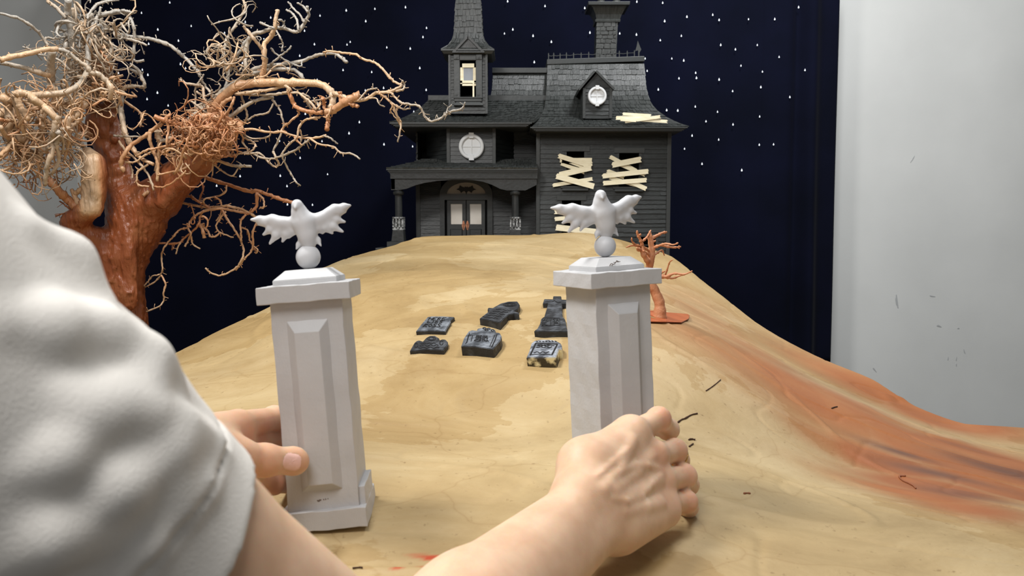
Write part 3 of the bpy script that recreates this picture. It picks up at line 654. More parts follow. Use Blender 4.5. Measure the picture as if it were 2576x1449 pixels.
# railing and spear finial
rail = [1380,1393,1409,1425,1443,1462,1481,1500,1522,1543,1558,1578,1596]
Yr = 2.512
for i, px in enumerate(rail):
    yb_ = 149-8*(px-1376)/246; p0 = at(px, yb_, Yr); p1 = at(px, yb_-16+rs.uniform(-1,1), Yr); b = MB()
    b.prism([p0+V(-.0013,0,0), p0+V(.0013,0,0), p1+V(.0016,0,-.004), p1, p1+V(-.0016,0,-.004)], (0,.0016,0)); part(b, 'railing_post', M_trimd)
for px0_, px1_ in zip(rail[:-1], rail[1:]):
    ya = 140-8*(px0_-1376)/246; yb_ = 140-8*(px1_-1376)/246; b = MB(); m_ = at((px0_+px1_)/2, (ya+yb_)/2+rs.choice((0,1.5,-1)), Yr+.001)
    b.bar(at(px0_,ya,Yr+.001), m_, .0014, .0012); b.bar(m_, at(px1_,yb_,Yr+.001), .0014, .0012); part(b, 'railing_bar', M_trimd)
p0 = at(1607,141,Yr); k = Yr/F
b = MB(); b.prism([p0+V(x*k,0,z*k) for x, z in ((-1.6,0),(1.6,0),(1.6,8),(6,16),(3,22),(-3,37),(-6,22),(-9,12),(-2,14))], (0,.002,0)); part(b, 'spear_finial', M_trimd)
# chimney
kc = 2.64/F; cxx = lambda px, py: X_(px, 2.64, py)
def sq(pxa, pxb, py, ex=0, Y=2.64): h = (X_(pxb,Y,py)-X_(pxa,Y,py))/2; cx_ = (X_(pxb,Y,py)+X_(pxa,Y,py))/2; zz = Z_(py,Y); return [(cx_-h,Y-h,zz),(cx_+h,Y-h,zz),(cx_+h,Y+h,zz),(cx_-h,Y+h,zz)]
b = MB(); loft(b, [sq(1496,1547,160), sq(1497,1548,120), sq(1499,1551,62)]); ch = part(b, 'chimney', M_shingle)
b = MB(); loft(b, [sq(1495,1556,62), sq(1494,1557,57), sq(1497,1556,55), sq(1495,1560,44), sq(1488,1568,30), sq(1482,1571,24)]); part(b, 'chimney_crown', M_shingle)
b = MB(); loft(b, [sq(1476,1577,25), sq(1475,1578,17)]); part(b, 'chimney_slab', M_trimd, bevel=.001)
# rubble stones on the chimney faces
b = MB(); Yc_ = 2.64-(cxx(1549,100)-cxx(1497,100))/2
y = 150
while y > 64:
    hgt = rs.uniform(9, 15); x = 1498+(150-y)*.02
    while x < 1549:
        wd = rs.uniform(10, 22); xe = min(x+wd, 1550+(150-y)*.02); xe = 1550 if 1550-xe < 6 else xe
        j = lambda: rs.uniform(-1.2, 1.2)
        P = [at(x+1+j(), y-1+j(), Yc_), at(xe-1+j(), y-1+j(), Yc_), at(xe-.5+j(), y-hgt/2, Yc_), at(xe-1.5+j(), y-hgt+1+j(), Yc_), at(x+2+j(), y-hgt+1+j(), Yc_), at(x+.5, y-hgt/2, Yc_)]
        b.prism(P, (0,-.003*rs.uniform(.5,1.3),0)); x = xe
    y -= hgt
part(b, 'chimney_stones', M_shingle, bevel=.0008)
for i in range(2):
    cc = (1512, 1551)[i]; b = MB(); kz = lambda py: Z_(py, 2.62)
    b.lathe((X_(cc,2.62,5),2.62,0), [(10*kc,kz(17)),(9*kc,kz(5)),(8*kc,kz(-30)),(10*kc,kz(-32)),(10*kc,kz(-40)),(7*kc,kz(-40))], 16); part(b, 'chimney_pot', M_shingle)
# --- tower
YT0 = 2.36; tw = lambda px, py=200: X_(px, YT0, py); tz = lambda py: Z_(py, YT0)
tx0, tx1 = tw(1131), tw(1224); td = .115
b = MB()
whole = (tw(1158)-tx0, tw(1197)-tx0, tz(246), tz(158))
clap(b, (tx0,YT0,0), (1,0,0), (0,-1,0), tx1-tx0, tz(286), tz(137), .0095, [whole], .0018); part(b, 'siding', M_board)
b = MB(); clap(b, (tx1,YT0,0), (0,1,0), (1,0,0), td, tz(286), tz(137), .0095, t=.0018); part(b, 'siding', M_board)
b = MB(); clap(b, (tx0,YT0+td,0), (0,-1,0), (-1,0,0), td, tz(286), tz(137), .0095, t=.0018); part(b, 'siding', M_board)
b = MB(); b.box((tx0+.002,YT0+td-.003,tz(286)),(tx1-.002,YT0+td,tz(137))); part(b, 'rear_wall', M_velvet)
b = MB(); b.box((tx0+.003,YT0+.02,tz(286)),(tx1-.003,YT0+.022,tz(248))); part(b, 'inner_wall', M_velvet)
for a in (tx0, tx1):
    b = MB(); b.box((a-.003,YT0-.004,tz(286)),(a+.003,YT0+.003,tz(137))); part(b, 'corner_board', M_trimd)
b = MB(); # window casing
b.box((tw(1142),YT0-.007,tz(245)),(tw(1157),YT0,tz(140))); b.box((tw(1198),YT0-.007,tz(245)),(tw(1213),YT0,tz(140)))
b.box((tw(1142),YT0-.010,tz(151)),(tw(1156),YT0-.006,tz(138))); b.box((tw(1198),YT0-.010,tz(151)),(tw(1213),YT0-.006,tz(138)))
b.box((tw(1156),YT0-.006,tz(152)),(tw(1198),YT0,tz(138))); b.box((tw(1141),YT0-.011,tz(248)),(tw(1214),YT0,tz(245))); b.box((tw(1143),YT0-.008,tz(256)),(tw(1212),YT0,tz(248)))
b.hexa([(tw(1141),YT0-.011,tz(266)),(tw(1216),YT0-.011,tz(266)),(tw(1216),YT0,tz(266)),(tw(1141),YT0,tz(266)),(tw(1148),YT0-.007,tz(257)),(tw(1208),YT0-.007,tz(257)),(tw(1208),YT0,tz(257)),(tw(1148),YT0,tz(257))])
cs = part(b, 'tower_window', M_trimd, bevel=.0006)
for px in (1148, 1204):
    for py in (144, 237):
        c = at(px, py, YT0-(.010 if py < 200 else .007)); b = MB(); b.tube([c+V(0,.002,0), c+V(0,-.0015,0)], .0045, 14); b.tube([c, c+V(0,-.003,0)], .002, 10); b.build('rosette', M_trimd, cs)
b = MB(); z = tz
for xa, xb, ya, yb_ in ((1158,1163,160,216),(1193,1197,160,208),(1158,1197,160,170),(1158,1197,203,209),(1158,1197,211,216)): b.box((tw(xa),YT0-.002,z(yb_)),(tw(xb),YT0+.004,z(ya)))
b.box((tw(1163),YT0+.001,z(205)),(tw(1166),YT0+.004,z(168))); b.box((tw(1190),YT0+.001,z(205)),(tw(1193),YT0+.004,z(168))); b.box((tw(1189),YT0-.003,z(245)),(tw(1193),YT0+.003,z(209)))
o = b.build('sash', M_cream, cs); o['label'] = 'cream sash with its lower half slid open'
b = MB(); b.box((tw(1163),YT0+.003,z(204)),(tw(1193),YT0+.0045,z(170))); b.build('pane', M_glass, cs)
# pediment
b = MB(); A, B_, T_ = at(1140,133,YT0-.012), at(1217,133,YT0-.012), at(1177,93,YT0-.012)
def tri(s_, off, Y): c = (A+B_+T_*1.2)/3.2; return [c+(q-c)*s_+V(0,off,0) for q in (A,B_,T_)]
b.prism(tri(1,0,0), (0,.03,0)); b.bar(A+V(0,-.003,0), T_+V(0,-.003,0), .006, .008, up=(0,0,1)); b.bar(T_+V(0,-.003,0), B_+V(0,-.003,0), .006, .008, up=(0,0,1)); b.bar(A+V(-.002,-.004,.001), B_+V(.002,-.004,.001), .0035, .010)
part(b, 'pediment', M_house)
# tower eave and spire
cyT = YT0+td/2; cxT = (tx0+tx1)/2; kT = 2.40/F
def sqT(hpx, py, hz=None): h = hpx*kT; zz = Z_(py, YT0); return [(cxT-h,cyT-h,zz),(cxT+h,cyT-h,zz),(cxT+h,cyT+h,zz),(cxT-h,cyT+h,zz)]
b = MB(); loft(b, [sqT(58,137), sqT(62,131), sqT(64,130), sqT(64,126)]); part(b, 'tower_eave', M_trimd)
lvT = [(127,63),(120,53),(112,46),(100,39),(85,34.5),(60,33),(30,31.5),(0,30),(-60,24),(-150,10)]
b = MB(); loft(b, [sqT(h,y) for y,h in lvT]); part(b, 'spire', M_shingle)
for a, c in ((0,1),(1,2),(3,0)):
    b = MB(); shingles(b, [(sqT(h,y)[a], sqT(h,y)[c]) for y,h in lvT], .0165, .007, .015, .0018); part(b, 'spire_shingles', M_shingle)
# --- dormer on the right roof
YG = 2.335; gx_ = lambda px, py=240: X_(px, YG, py); gz = lambda py: Z_(py, YG)
b = MB(); clap(b, (gx_(1471),YG,0), (1,0,0), (0,-1,0), gx_(1537)-gx_(1471), gz(298), gz(221), .0105, t=.0018)
P = [at(1468,222,YG-.001), at(1540,222,YG-.001), at(1500,185,YG-.001)]; b.prism(P, (0,.01,0)); part(b, 'dormer_front', M_board)
b = MB()
for xa in (1466,1533): b.box((gx_(xa),YG-.004,gz(298)),(gx_(xa+7),YG+.004,gz(222)))
b.box((gx_(1467),YG,gz(298)),(gx_(1470),YG+.16,gz(224))); b.box((gx_(1536),YG,gz(298)),(gx_(1539),YG+.16,gz(224))); part(b, 'dormer_side', M_trimd)
b = MB(); a, t_, c = at(1458,227,YG-.015), at(1498,180,YG-.015), at(1544,226,YG-.015)
for p, q in ((a,t_),(t_,c)):
    d = q-p; d /= np.linalg.norm(d); n = V(-d[2],0,d[0])*(.0055); b.hexa([p, q, q+V(0,.20,0), p+V(0,.20,0), p+n, q+n, q+n+V(0,.20,0), p+n+V(0,.20,0)])
part(b, 'dormer_roof', M_trimd)
round_window(1502, 242, 23, YG-.004)
# --- loose planks on the roof
for i, (p0, p1, w_, Y, lb) in enumerate([((1567,287),(1636,291),7,2.300,'cream plank slanting across the back of the roof pile, its left end highest'),((1549,297),(1630,297),9,2.290,'cream plank at the left end of the roof pile, its end facing the dormer'),((1572,306),(1660,294),8,2.283,'cream plank at the front of the roof pile, rising to the right'),((1600,301),(1677,306),8,2.287,'cream plank at the right end of the roof pile, pointing to the roof edge'),((1560,302),(1600,305),5,2.279,'short cream plank splinter low at the front of the roof pile')]):
    b = MB(); plank(b, *p0, *p1, w_, Y, .004, .004); o = b.build('loose_plank', M_cream); tag(o, lb, 'plank', 'loose planks piled on the house roof')
# ---------------------------------------------------------------- gate pillars with winged finials
def R3(rx, ry, rz): return np.array(Matrix.Rotation(rz,3,'Z')@Matrix.Rotation(ry,3,'Y')@Matrix.Rotation(rx,3,'X'))
HB = 0.0308                        # half width of the shaft
def rough_block(lo, hi, seed, cuts=10, amp=0.0004):
    """hand cut block: box with slightly wavy edges"""
    lo = np.array(lo, float); hi = np.array(hi, float); b = bmesh.new(); bmesh.ops.create_cube(b, size=1)
    for v in b.verts: v.co = Vector(((v.co.x+.5)*(hi[0]-lo[0])+lo[0], (v.co.y+.5)*(hi[1]-lo[1])+lo[1], (v.co.z+.5)*(hi[2]-lo[2])+lo[2]))
    bmesh.ops.bevel(b, geom=list(b.edges), offset=0.0007, segments=2, affect='EDGES', profile=0.5)
    bmesh.ops.subdivide_edges(b, edges=[e for e in b.edges if e.calc_length() > 0.01], cuts=cuts, use_grid_fill=True)
    r = random.Random(seed); ph = [r.uniform(0, 6.28) for _ in range(9)]
    for v in b.verts:
        x, y, z = v.co*1000
        v.co.x += amp*(math.sin(z*0.13+ph[0])+0.6*math.sin(z*0.31+y*0.2+ph[1]))*0.7
        v.co.y += amp*(math.sin(z*0.11+ph[2])+0.6*math.sin(x*0.3+ph[3]))*0.7
        v.co.z += amp*(math.sin(x*0.16+ph[4])+0.6*math.sin(y*0.4+x*0.33+ph[5]))*0.8
    v = [tuple(q.co) for q in b.verts]; f = [tuple(w_.index for w_ in q.verts) for q in b.faces]
    b.free(); return v, f

def frustum(b, lo, hi, z0, z1, inset, axis='z'):
    (x0, y0), (x1, y1) = lo, hi; i = inset
    b.hexa([(x0,y0,z0),(x1,y0,z0),(x1,y1,z0),(x0,y1,z0),(x0+i,y0+i,z1),(x1-i,y0+i,z1),(x1-i,y1-i,z1),(x0+i,y1-i,z1)]); return b
def make_pillar(loc, rot, label):
    p = empty('gate_pillar', loc, label, 'pillar', None, rot)
    L_ = dict(world=False)
    v, f = rough_block((-HB-.006,-HB-.006,0), (HB+.006,HB+.006,.0175), 3); mesh_obj('base', v, f, M_pillar, p, False, False)
    v, f = rough_block((-HB,-HB,.015), (HB,HB,.2005), 4, 14); mesh_obj('shaft', v, f, M_pillar, p, False, False)
    v, f = rough_block((HB-.004,-HB+.004,.012), (HB+.0055,HB-.002,.033), 14, 4); mesh_obj('side_plinth', v, f, M_pillar, p, False, False)
    for k in range(1):
        b = MB(); x0, x1, z0, z1, d, i = -.0185, .0185, .033, .185, .0080, .0080
        pts = [(x0,-HB+.001,z0),(x1,-HB+.001,z0),(x1,-HB+.001,z1),(x0,-HB+.001,z1),(x0+i,-HB-d,z0+i),(x1-i,-HB-d,z0+i),(x1-i,-HB-d,z1-.011),(x0+i,-HB-d,z1-.011)]
        a = k*math.pi/2; pts = [(x*math.cos(a)-y*math.sin(a), x*math.sin(a)+y*math.cos(a), z) for x, y, z in pts]
        b.hexa(pts); b.build('panel', M_pillar, p, world=False, bevel=.0006)
    v, f = rough_block((-HB-.0088,-HB-.0088,.200), (HB+.0088,HB+.0088,.2150), 5, 8, .00035); mesh_obj('cap', v, f, M_pillar, p, False, False)
    b = MB(); b.box((-.0275,-.0275,.2145), (.0275,.0275,.2195)); frustum(b, (-.0275,-.0275), (.0275,.0275), .2195, .2275, .0095)
    b.build('cap_step', M_pillar, p, world=False, bevel=.0006)
    # paint scuffs low on the front
    b = MB()
    for k, (x, z_, r_) in enumerate([(-.004,.0250,.0013),(-.0025,.0256,.0008),(.0004,.0258,.0005),(.0022,.0260,.0005),(.0042,.0262,.0004)]):
        b.prism([(x+r_*math.cos(a)*(1+.4*math.sin(3*a+k)), -HB-.0004, z_+r_*math.sin(a)*(1+.4*math.cos(2*a+k))) for a in np.linspace(0, 5.8, 12)], (0,.0012,0))
    b.build('scuff', M_chip, p, world=False)
    return p
u_ = .69/F                          # metres per pixel at the left pillar
def bird_mesh():
    s = SDF(); c0 = (774, 647)
    def P(x, y, d=0): return V((x-c0[0])*u_, d, (c0[1]-y)*u_)
    # body
    s.cap(P(779,612), P(777,585,-.001), .0060, .0082, .004); s.cap(P(777,588,-.001), P(772,555,-.0015), .0082, .0094, .004)
    s.cap(P(772,555,-.0015), P(763,528,-.003), .0092, .0064, .005); s.cap(P(763,528,-.003), P(760,508,-.005), .0062, .0049, .004)
    s.cap(P(760,509,-.008), P(758,517,-.0125), .0036, .0007, .003)
    # legs / tail tufts
    s.cap(P(762,602,.001), P(752,612), .0026, .0022, .003); s.cap(P(752,612), P(746,624,-.002), .0022, .0008, .002)
    s.cap(P(790,598,.001), P(803,604), .0030, .0024, .003); s.cap(P(803,604), P(811,620,-.002), .0024, .0008, .002)
    def wing(root, wrist, tips, mid):
        s.cap(P(*root, .0), P(*mid, .001), .0046, .0042, .004); s.cap(P(*mid, .001), P(*wrist, .003), .0044, .0046, .004)
        n = len(tips)
        for i, (tx, ty) in enumerate(tips):
            t = i/(n-1)
            if t < 0.5: a = np.array(wrist)*(1-2*t)+np.array(mid)*2*t
            else: a = np.array(mid)*(2-2*t)+np.array(root)*(2*t-1)
            a = a*0.92+np.array([tx, ty])*0.08; dd = .003*(1-t)+.001
            m_ = a*0.42+np.array([tx, ty])*0.58
            s.cap(P(a[0], a[1]+2, dd), P(m_[0], m_[1], dd+.001), .0042, .0033, .0035)
            s.cap(P(m_[0], m_[1], dd+.001), P(tx, ty, dd+.002), .0033, .0012, .0022)
    wing((758,550), (688,540), [(630,536),(648,550),(659,578),(674,603),(708,600),(727,590)], (716,550))
    wing((784,548), (852,525), [(894,517),(879,533),(876,560),(869,586),(841,588),(816,586)], (814,546))
    return s.mesh(.0009)
bv, bf = bird_mesh()
ball_v = MB(); ball_v.lathe((0,0,0), [(.0109*math.cos(a), .0109*math.sin(a)) for a in np.linspace(-1.5, 1.5, 22)], 32)
def finial(p, dz=.2383, yaw=0, sc=1.0):
    o = mesh_obj('ball', np.array(ball_v.v)+V(0,0,dz), ball_v.f, M_bird, p, True, False)
    Rz = np.array(Matrix.Rotation(yaw,3,'Z')); v = bv@Rz.T*sc+V(0,0,dz)
    mesh_obj('winged_bird', v, bf, M_bird, p, True, False)
c = at(826, 1322, .712); cz = float(hill(c[0], c[1]))
p1 = make_pillar((c[0], c[1]+.012, cz-.001), (math.radians(-2.5), math.radians(-4.2), math.radians(4)), 'left pale grey gate pillar with a winged bird on a ball, thumb pressed on its front')
finial(p1)
c = at(1549, 1228, .80)
p2 = make_pillar((c[0], c[1]+.012, float(hill(c[0], c[1]))-.001), (math.radians(-1.5), math.radians(-2.4), math.radians(24)), 'right pale grey gate pillar turned sideways, winged bird on top, gripped by the ringed hand')
finial(p2, yaw=math.radians(-8), sc=1.08)
b = MB()
for k in range(9): b.bar((-.012+k*.0011, -.0285+.0009, .2203+.0012*math.sin(k*2.1)+.0005*k), (-.010+k*.0013, -.0280+.0009, .2212+.0010*math.sin(k*1.3+1)+.0004*k), .0006, .0006)
b.build('chipped_paint', M_chip, p2, world=False)

# ---------------------------------------------------------------- gravestones lying on the slope
def stone_mat(name, a, b_, lo, hi):
    return mat(name, a, 0.55, b_, 70, 0.9, 110, lo=lo, hi=hi, detail=8)
M_s1 = stone_mat('stone_mid', sr(58,62,68), sr(128,134,142), .40, .66)
M_s2 = stone_mat('stone_dark', sr(36,37,40), sr(88,92,98), .45, .72)
M_s3 = stone_mat('stone_pale', sr(66,70,78), sr(160,166,176), .38, .62)
M_ssd = mat('stone_side', sr(30,31,33), 0.6, sr(64,67,70), 60, 0.9, 110, lo=.5, hi=.75)
M_cream_side = mat('chipped_cream_side', sr(58,50,34), 0.7, sr(226,214,170), 55, 0.8, 120, lo=.45, hi=.56)
M_chipc = mat('bare_cream', sr(238,228,188), 0.7)
M_groove = mat('carved_groove', sr(14,14,16), 0.8)
G1 = lambda x, y: (1020+x/8.523, 740+y/8.523)
G2 = lambda x, y: (1240+x/7.626, 740+y/7.626)
G3 = lambda x, y: (1000+x/5.6, 720+y/5.6)
FONT = {'A':[[(0,0),(.5,1),(1,0)],[(.2,.4),(.8,.4)]],'B':[[(0,0),(0,1),(.8,.8),(0,.5),(.9,.25),(0,0)]],'E':[[(1,1),(0,1),(0,0),(1,0)],[(0,.5),(.8,.5)]],'F':[[(1,1),(0,1),(0,0)],[(0,.5),(.8,.5)]],
 'G':[[(1,.85),(.5,1),(0,.5),(.5,0),(1,.2),(1,.45),(.6,.45)]],'H':[[(0,0),(0,1)],[(1,0),(1,1)],[(0,.5),(1,.5)]],'I':[[(.5,0),(.5,1)]],'L':[[(0,1),(0,0),(.9,0)]],'M':[[(0,0),(0,1),(.5,.4),(1,1),(1,0)]],
 'N':[[(0,0),(0,1),(1,0),(1,1)]],'O':[[(.5,1),(0,.5),(.5,0),(1,.5),(.5,1)]],'P':[[(0,0),(0,1),(.9,.85),(.9,.6),(0,.45)]],'R':[[(0,0),(0,1),(.9,.8),(0,.5),(1,0)]],'S':[[(.95,.9),(.3,1),(.05,.75),(.9,.35),(.7,.05),(0,.05)]],
 'U':[[(0,1),(0,.2),(.5,0),(1,.2),(1,1)]],'Y':[[(0,1),(.5,.5),(1,1)],[(.5,.5),(.5,0)]],'V':[[(0,1),(.5,0),(1,1)]],'~':[[(0,.4),(.25,.7),(.5,.35),(.75,.65),(1,.45)]]}
def gravestone(px, th, m_top, label, side=M_ssd, extras=None, flip=False):
    P = [gh(x, y, th) for x, y in px]
    c = np.mean(P, 0); A_ = np.c_[[q[0]-c[0] for q in P], [q[1]-c[1] for q in P]]
    s_, _, _, _ = np.linalg.lstsq(np.c_[A_, np.ones(len(P))], np.array([q[2] for q in P]), rcond=None)
    zt = lambda x, y: s_[0]*(x-c[0])+s_[1]*(y-c[1])+s_[2]
    # true positions: where each sight line meets the flat top plane
    T = []
    for x, y in px:
        d = ray(x, y); den = d[2]-s_[0]*d[0]-s_[1]*d[1]; t = (s_[2]-s_[0]*c[0]-s_[1]*c[1]-CZ)/den; T.append(np.array([d[0]*t, d[1]*t, CZ+d[2]*t]))
    def on(x, y, up=.0003):
        d = ray(x, y); den = d[2]-s_[0]*d[0]-s_[1]*d[1]; t = (s_[2]-s_[0]*c[0]-s_[1]*c[1]-CZ)/den; return np.array([d[0]*t, d[1]*t, CZ+d[2]*t+up])
    nrm = V(-s_[0], -s_[1], 1); nrm /= np.linalg.norm(nrm)
    root = empty('gravestone', (c[0], c[1], c[2]-th), label, 'gravestone', 'gravestones lying on the slope')
    n = len(T); bm_ = bmesh.new()
    top = [bm_.verts.new(q) for q in T]; bot = [bm_.verts.new(q-nrm*(th+.0015)) for q in T]
    ft = bm_.faces.new(top); bm_.faces.new(bot[::-1])
    for i in range(n): bm_.faces.new((top[i], bot[i], bot[(i+1)%n], top[(i+1)%n]))
    bmesh.ops.recalc_face_normals(bm_, faces=bm_.faces)
    bm_.faces.ensure_lookup_table(); e = [e_ for e_ in bm_.edges if ft in e_.link_faces]
    bmesh.ops.bevel(bm_, geom=e, offset=.0009, segments=2, affect='EDGES')
    v = np.array([tuple(q.co) for q in bm_.verts]); f = [tuple(q.index for q in fc.verts) for fc in bm_.faces]
    nz = [fc.normal.normalized().dot(Vector(nrm)) for fc in bm_.faces]; bm_.free()
    o = mesh_obj('slab', v, f, m_top, root); o.data.materials.append(side)
    for pl, z in zip(o.data.polygons, nz): pl.material_index = 0 if z > 0.5 else 1
    gr = MB()
    def stroke(pts, w_=.0011):
        Q = [on(x, y) for x, y in pts]
        for a, b_ in zip(Q[:-1], Q[1:]):
            if np.linalg.norm(b_-a) > 1e-5: gr.bar(a, b_, .0007, w_, up=nrm)
    def text(s, q, w_=.0011):  # q: bottom-left, bottom-right, top-right, top-left pixels
        k = len(s)
        for i, ch in enumerate(s):
            for st in FONT.get(ch, []):
                pts = []
                for u, v_ in st:
                    U = (i+.1+.76*u)/k
                    b0 = np.array(q[0])*(1-U)+np.array(q[1])*U; t0 = np.array(q[3])*(1-U)+np.array(q[2])*U
                    pts.append(b0*(1-v_)+t0*v_)
                stroke(pts, w_)
    if extras: extras(stroke, text, on, root, nrm)
    if gr.v: gr.build('carving', M_groove, root)
    return root
def ex1(stroke, text, on, root, nrm):
    text('HERE', [G1(475,560), G1(860,562), G1(890,505), G1(520,505)], .0016)
    text('LIES', [G1(460,610), G1(790,620), G1(815,575), G1(480,575)], .0016)
    text('ROSS', [G1(370,705), G1(750,712), G1(790,640), G1(420,640)], .0017)
gravestone([G1(x, y) for x, y in [(225,790),(330,650),(470,490),(560,474),(800,474),(1050,487),(965,560),(965,600),(850,795),(500,782)]], .0068, M_s1, 'flat square grey gravestone carved HERE LIES ROSS, chipped at its right edge', extras=ex1)
def ex2(stroke, text, on, root, nrm):
    c = G1(560,965)
    for r in (1, .62): stroke([(c[0]+r*10.5*math.cos(a), c[1]-1+r*5*math.sin(a)) for a in np.linspace(0, 6.28, 17)], .0012)
    for q in [((330,1060),(640,1060)),((310,1105),(700,1100)),((280,1150),(720,1150))]:
        (x0,y0),(x1,y1) = q; stroke([G1(x0+(x1-x0)*t, y0+(y1-y0)*t+14*math.sin(t*19)) for t in np.linspace(0, 1, 20)], .0013)
    for x, y in ((230,1100),(770,1050)): stroke([G1(x+35*math.cos(a), y+45*math.sin(a)) for a in np.linspace(0, 5.6, 10)], .0012)
gravestone([G1(x, y) for x, y in [(92,1212),(190,1040),(240,1000),(300,988),(370,1010),(440,935),(520,892),(640,890),(720,940),(735,985),(790,965),(860,970),(908,1020),(905,1080),(815,1195),(450,1185),(200,1210)]], .0072, M_s2, 'small dark gravestone with rounded top and shoulders in front of the square one', extras=ex2)
def ex3(stroke, text, on, root, nrm):
    text('MARINA', [G3(1100,728), G3(1270,735), G3(1275,700), G3(1115,690)], .0009)
    text('SERGEY', [G3(1090,755), G3(1275,762), G3(1278,735), G3(1100,728)], .0009)
    text('RUFINA', [G3(1075,778), G3(1285,785), G3(1285,762), G3(1085,757)], .0009)
    stroke([G3(1040,690), G3(1000,690), G3(975,800)], .0012); stroke([G3(1400,680), G3(1370,770), G3(1325,860)], .0014)
    stroke([G3(1015,660), G3(985,770), G3(960,815)], .0010); stroke([G3(1060,690), G3(1035,780)], .0009); stroke([G3(1370,690), G3(1300,850)], .0009)
    for x, y in ((1225,595),(1285,605),(1255,620),(1340,625)): stroke([G3(x+22*math.cos(a), y+12*math.sin(a)) for a in np.linspace(0, 5.5, 8)], .0013)
gravestone([G3(x, y) for x, y in [(897,842),(935,730),(1000,635),(1050,618),(1118,625),(1125,597),(1200,582),(1300,590),(1375,612),(1385,648),(1440,655),(1465,700),(1450,760),(1345,885),(1100,850)]], .0150, M_s1, 'thick wide gravestone with framed three line inscription and flower crest, between the two short ones', extras=ex3)
def ex4(stroke, text, on, root, nrm):
    c = (1240+325/7.626, 740+205/7.626)
    for r in (1, .72, .38): stroke([(c[0]+r*15.5*math.cos(a), c[1]+r*5.2*math.sin(a)) for a in np.linspace(0, 6.28, 21)], .0016 if r > .5 else .0024)
    for k in range(5):
        x0 = 1390-k*48; y0 = 325+k*27; stroke([G3(x0+t*215, y0+t*22+5*math.sin(t*23+k)) for t in np.linspace(0, 1, 16)], .0007)
gravestone([G3(x, y) for x, y in [(1157,452),(1292,347),(1268,330),(1276,302),(1340,305),(1450,243),(1560,215),(1690,212),(1722,260),(1695,318),(1640,350),(1712,372),(1705,388),(1640,378),(1560,400),(1440,510),(1370,492)]], .0110, M_s2, 'dark coffin shaped gravestone with carved rings at its pointed top', extras=ex4)
def ex5(stroke, text, on, root, nrm):
    stroke([G2(940,610), G2(960,458), G2(1280,462), G2(1285,600), G2(940,612)], .0008)
    text('ALISA', [G2(945,525), G2(1270,530), G2(1262,478), G2(975,475)], .0008)
    text('RIP', [G2(950,600), G2(1270,600), G2(1270,540), G2(950,540)], .0011)
    stroke([G2(1000,150), G2(1140,150), G2(1180,125), G2(1240,160), G2(1300,150)], .0014)
gravestone([G2(x, y) for x, y in [(790,703),(850,660),(905,560),(925,470),(985,430),(1030,280),(1052,190),(1045,172),(955,178),(982,92),(1150,97),(1155,37),(1310,37),(1312,100),(1450,105),(1440,182),(1330,188),(1322,300),(1340,430),(1385,480),(1400,560),(1420,660),(1475,715),(1100,712)]], .0088, M_s2, 'tall dark cross shaped gravestone carved ALISA RIP, half behind the right pillar', extras=ex5)
def ex6(stroke, text, on, root, nrm):
    stroke([G2(715,1175), G2(825,940), G2(1235,965), G2(1130,1170)], .0022)
    stroke([G2(860,970), G2(960,985), G2(1060,975), G2(1180,995)], .0016)
    for k, y in enumerate((1020, 1120)):
        stroke([G2(835-k*55+t*300, y+10*math.sin(t*17+k)) for t in np.linspace(0, 1, 16)], .0014)
    for k in range(4): stroke([G2(880+k*60+18*math.cos(a), 985+14*math.sin(a)) for a in np.linspace(0, 5, 7)], .0010)
    stroke([G2(740,1165), G2(900,1150), G2(1110,1165)], .0012)
    for k in range(7): stroke([G2(830+k*60, 905+8*math.sin(k)), G2(860+k*60, 915)], .0014)
gravestone([G2(x, y) for x, y in [(642,1213),(700,1080),(740,940),(790,895),(900,872),(1100,872),(1220,892),(1300,940),(1325,990),(1315,1060),(1265,1060),(1205,1215)]], .0155, M_s3, 'pale dry-brushed gravestone with heavy black frame and chipped cream foot, nearest the right pillar', side=M_cream_side, extras=ex6)

# ---------------------------------------------------------------- the small bare tree on its rust base
def tree_mat(name, cols, bump=1.0, bs_=110):
    m = bpy.data.materials.new(name); m.use_nodes = True; nt = m.node_tree; N = nt.nodes; L = nt.links
    bs = N['Principled BSDF']; bs.inputs['Roughness'].default_value = 0.36
    a = N.new('ShaderNodeAttribute'); a.attribute_name = 'tint'; se = N.new('ShaderNodeSeparateColor'); L.new(a.outputs['Color'], se.inputs[0])
    tc = N.new('ShaderNodeTexCoord'); n = N.new('ShaderNodeTexNoise'); n.inputs['Scale'].default_value = 22; n.inputs['Detail'].default_value = 6; L.new(tc.outputs['Object'], n.inputs['Vector'])
    ma = N.new('ShaderNodeMath'); ma.operation = 'MULTIPLY_ADD'; ma.inputs[1].default_value = 0.35; L.new(n.outputs['Fac'], ma.inputs[0]); L.new(se.outputs[0], ma.inputs[2])
    su = N.new('ShaderNodeMath'); su.operation = 'SUBTRACT'; su.inputs[1].default_value = 0.175; L.new(ma.outputs[0], su.inputs[0])
    r = N.new('ShaderNodeValToRGB'); e = r.color_ramp.elements
    while len(e) < len(cols): e.new(0.5)
    for q, (p, c) in zip(e, cols): q.position = p; q.color = (*c, 1)
    L.new(su.outputs[0], r.inputs[0]); L.new(r.outputs[0], bs.inputs['Base Color'])
    n2 = N.new('ShaderNodeTexNoise'); n2.inputs['Scale'].default_value = bs_; n2.inputs['Detail'].default_value = 6; mp = N.new('ShaderNodeMapping'); mp.inputs['Scale'].default_value = (1,1,.35)
    L.new(tc.outputs['Object'], mp.inputs[0]); L.new(mp.outputs[0], n2.inputs['Vector'])
    bp = N.new('ShaderNodeBump'); bp.inputs['Strength'].default_value = bump; bp.inputs['Distance'].default_value = .004; L.new(n2.outputs['Fac'], bp.inputs['Height']); L.new(bp.outputs[0], bs.inputs['Normal'])
    return m
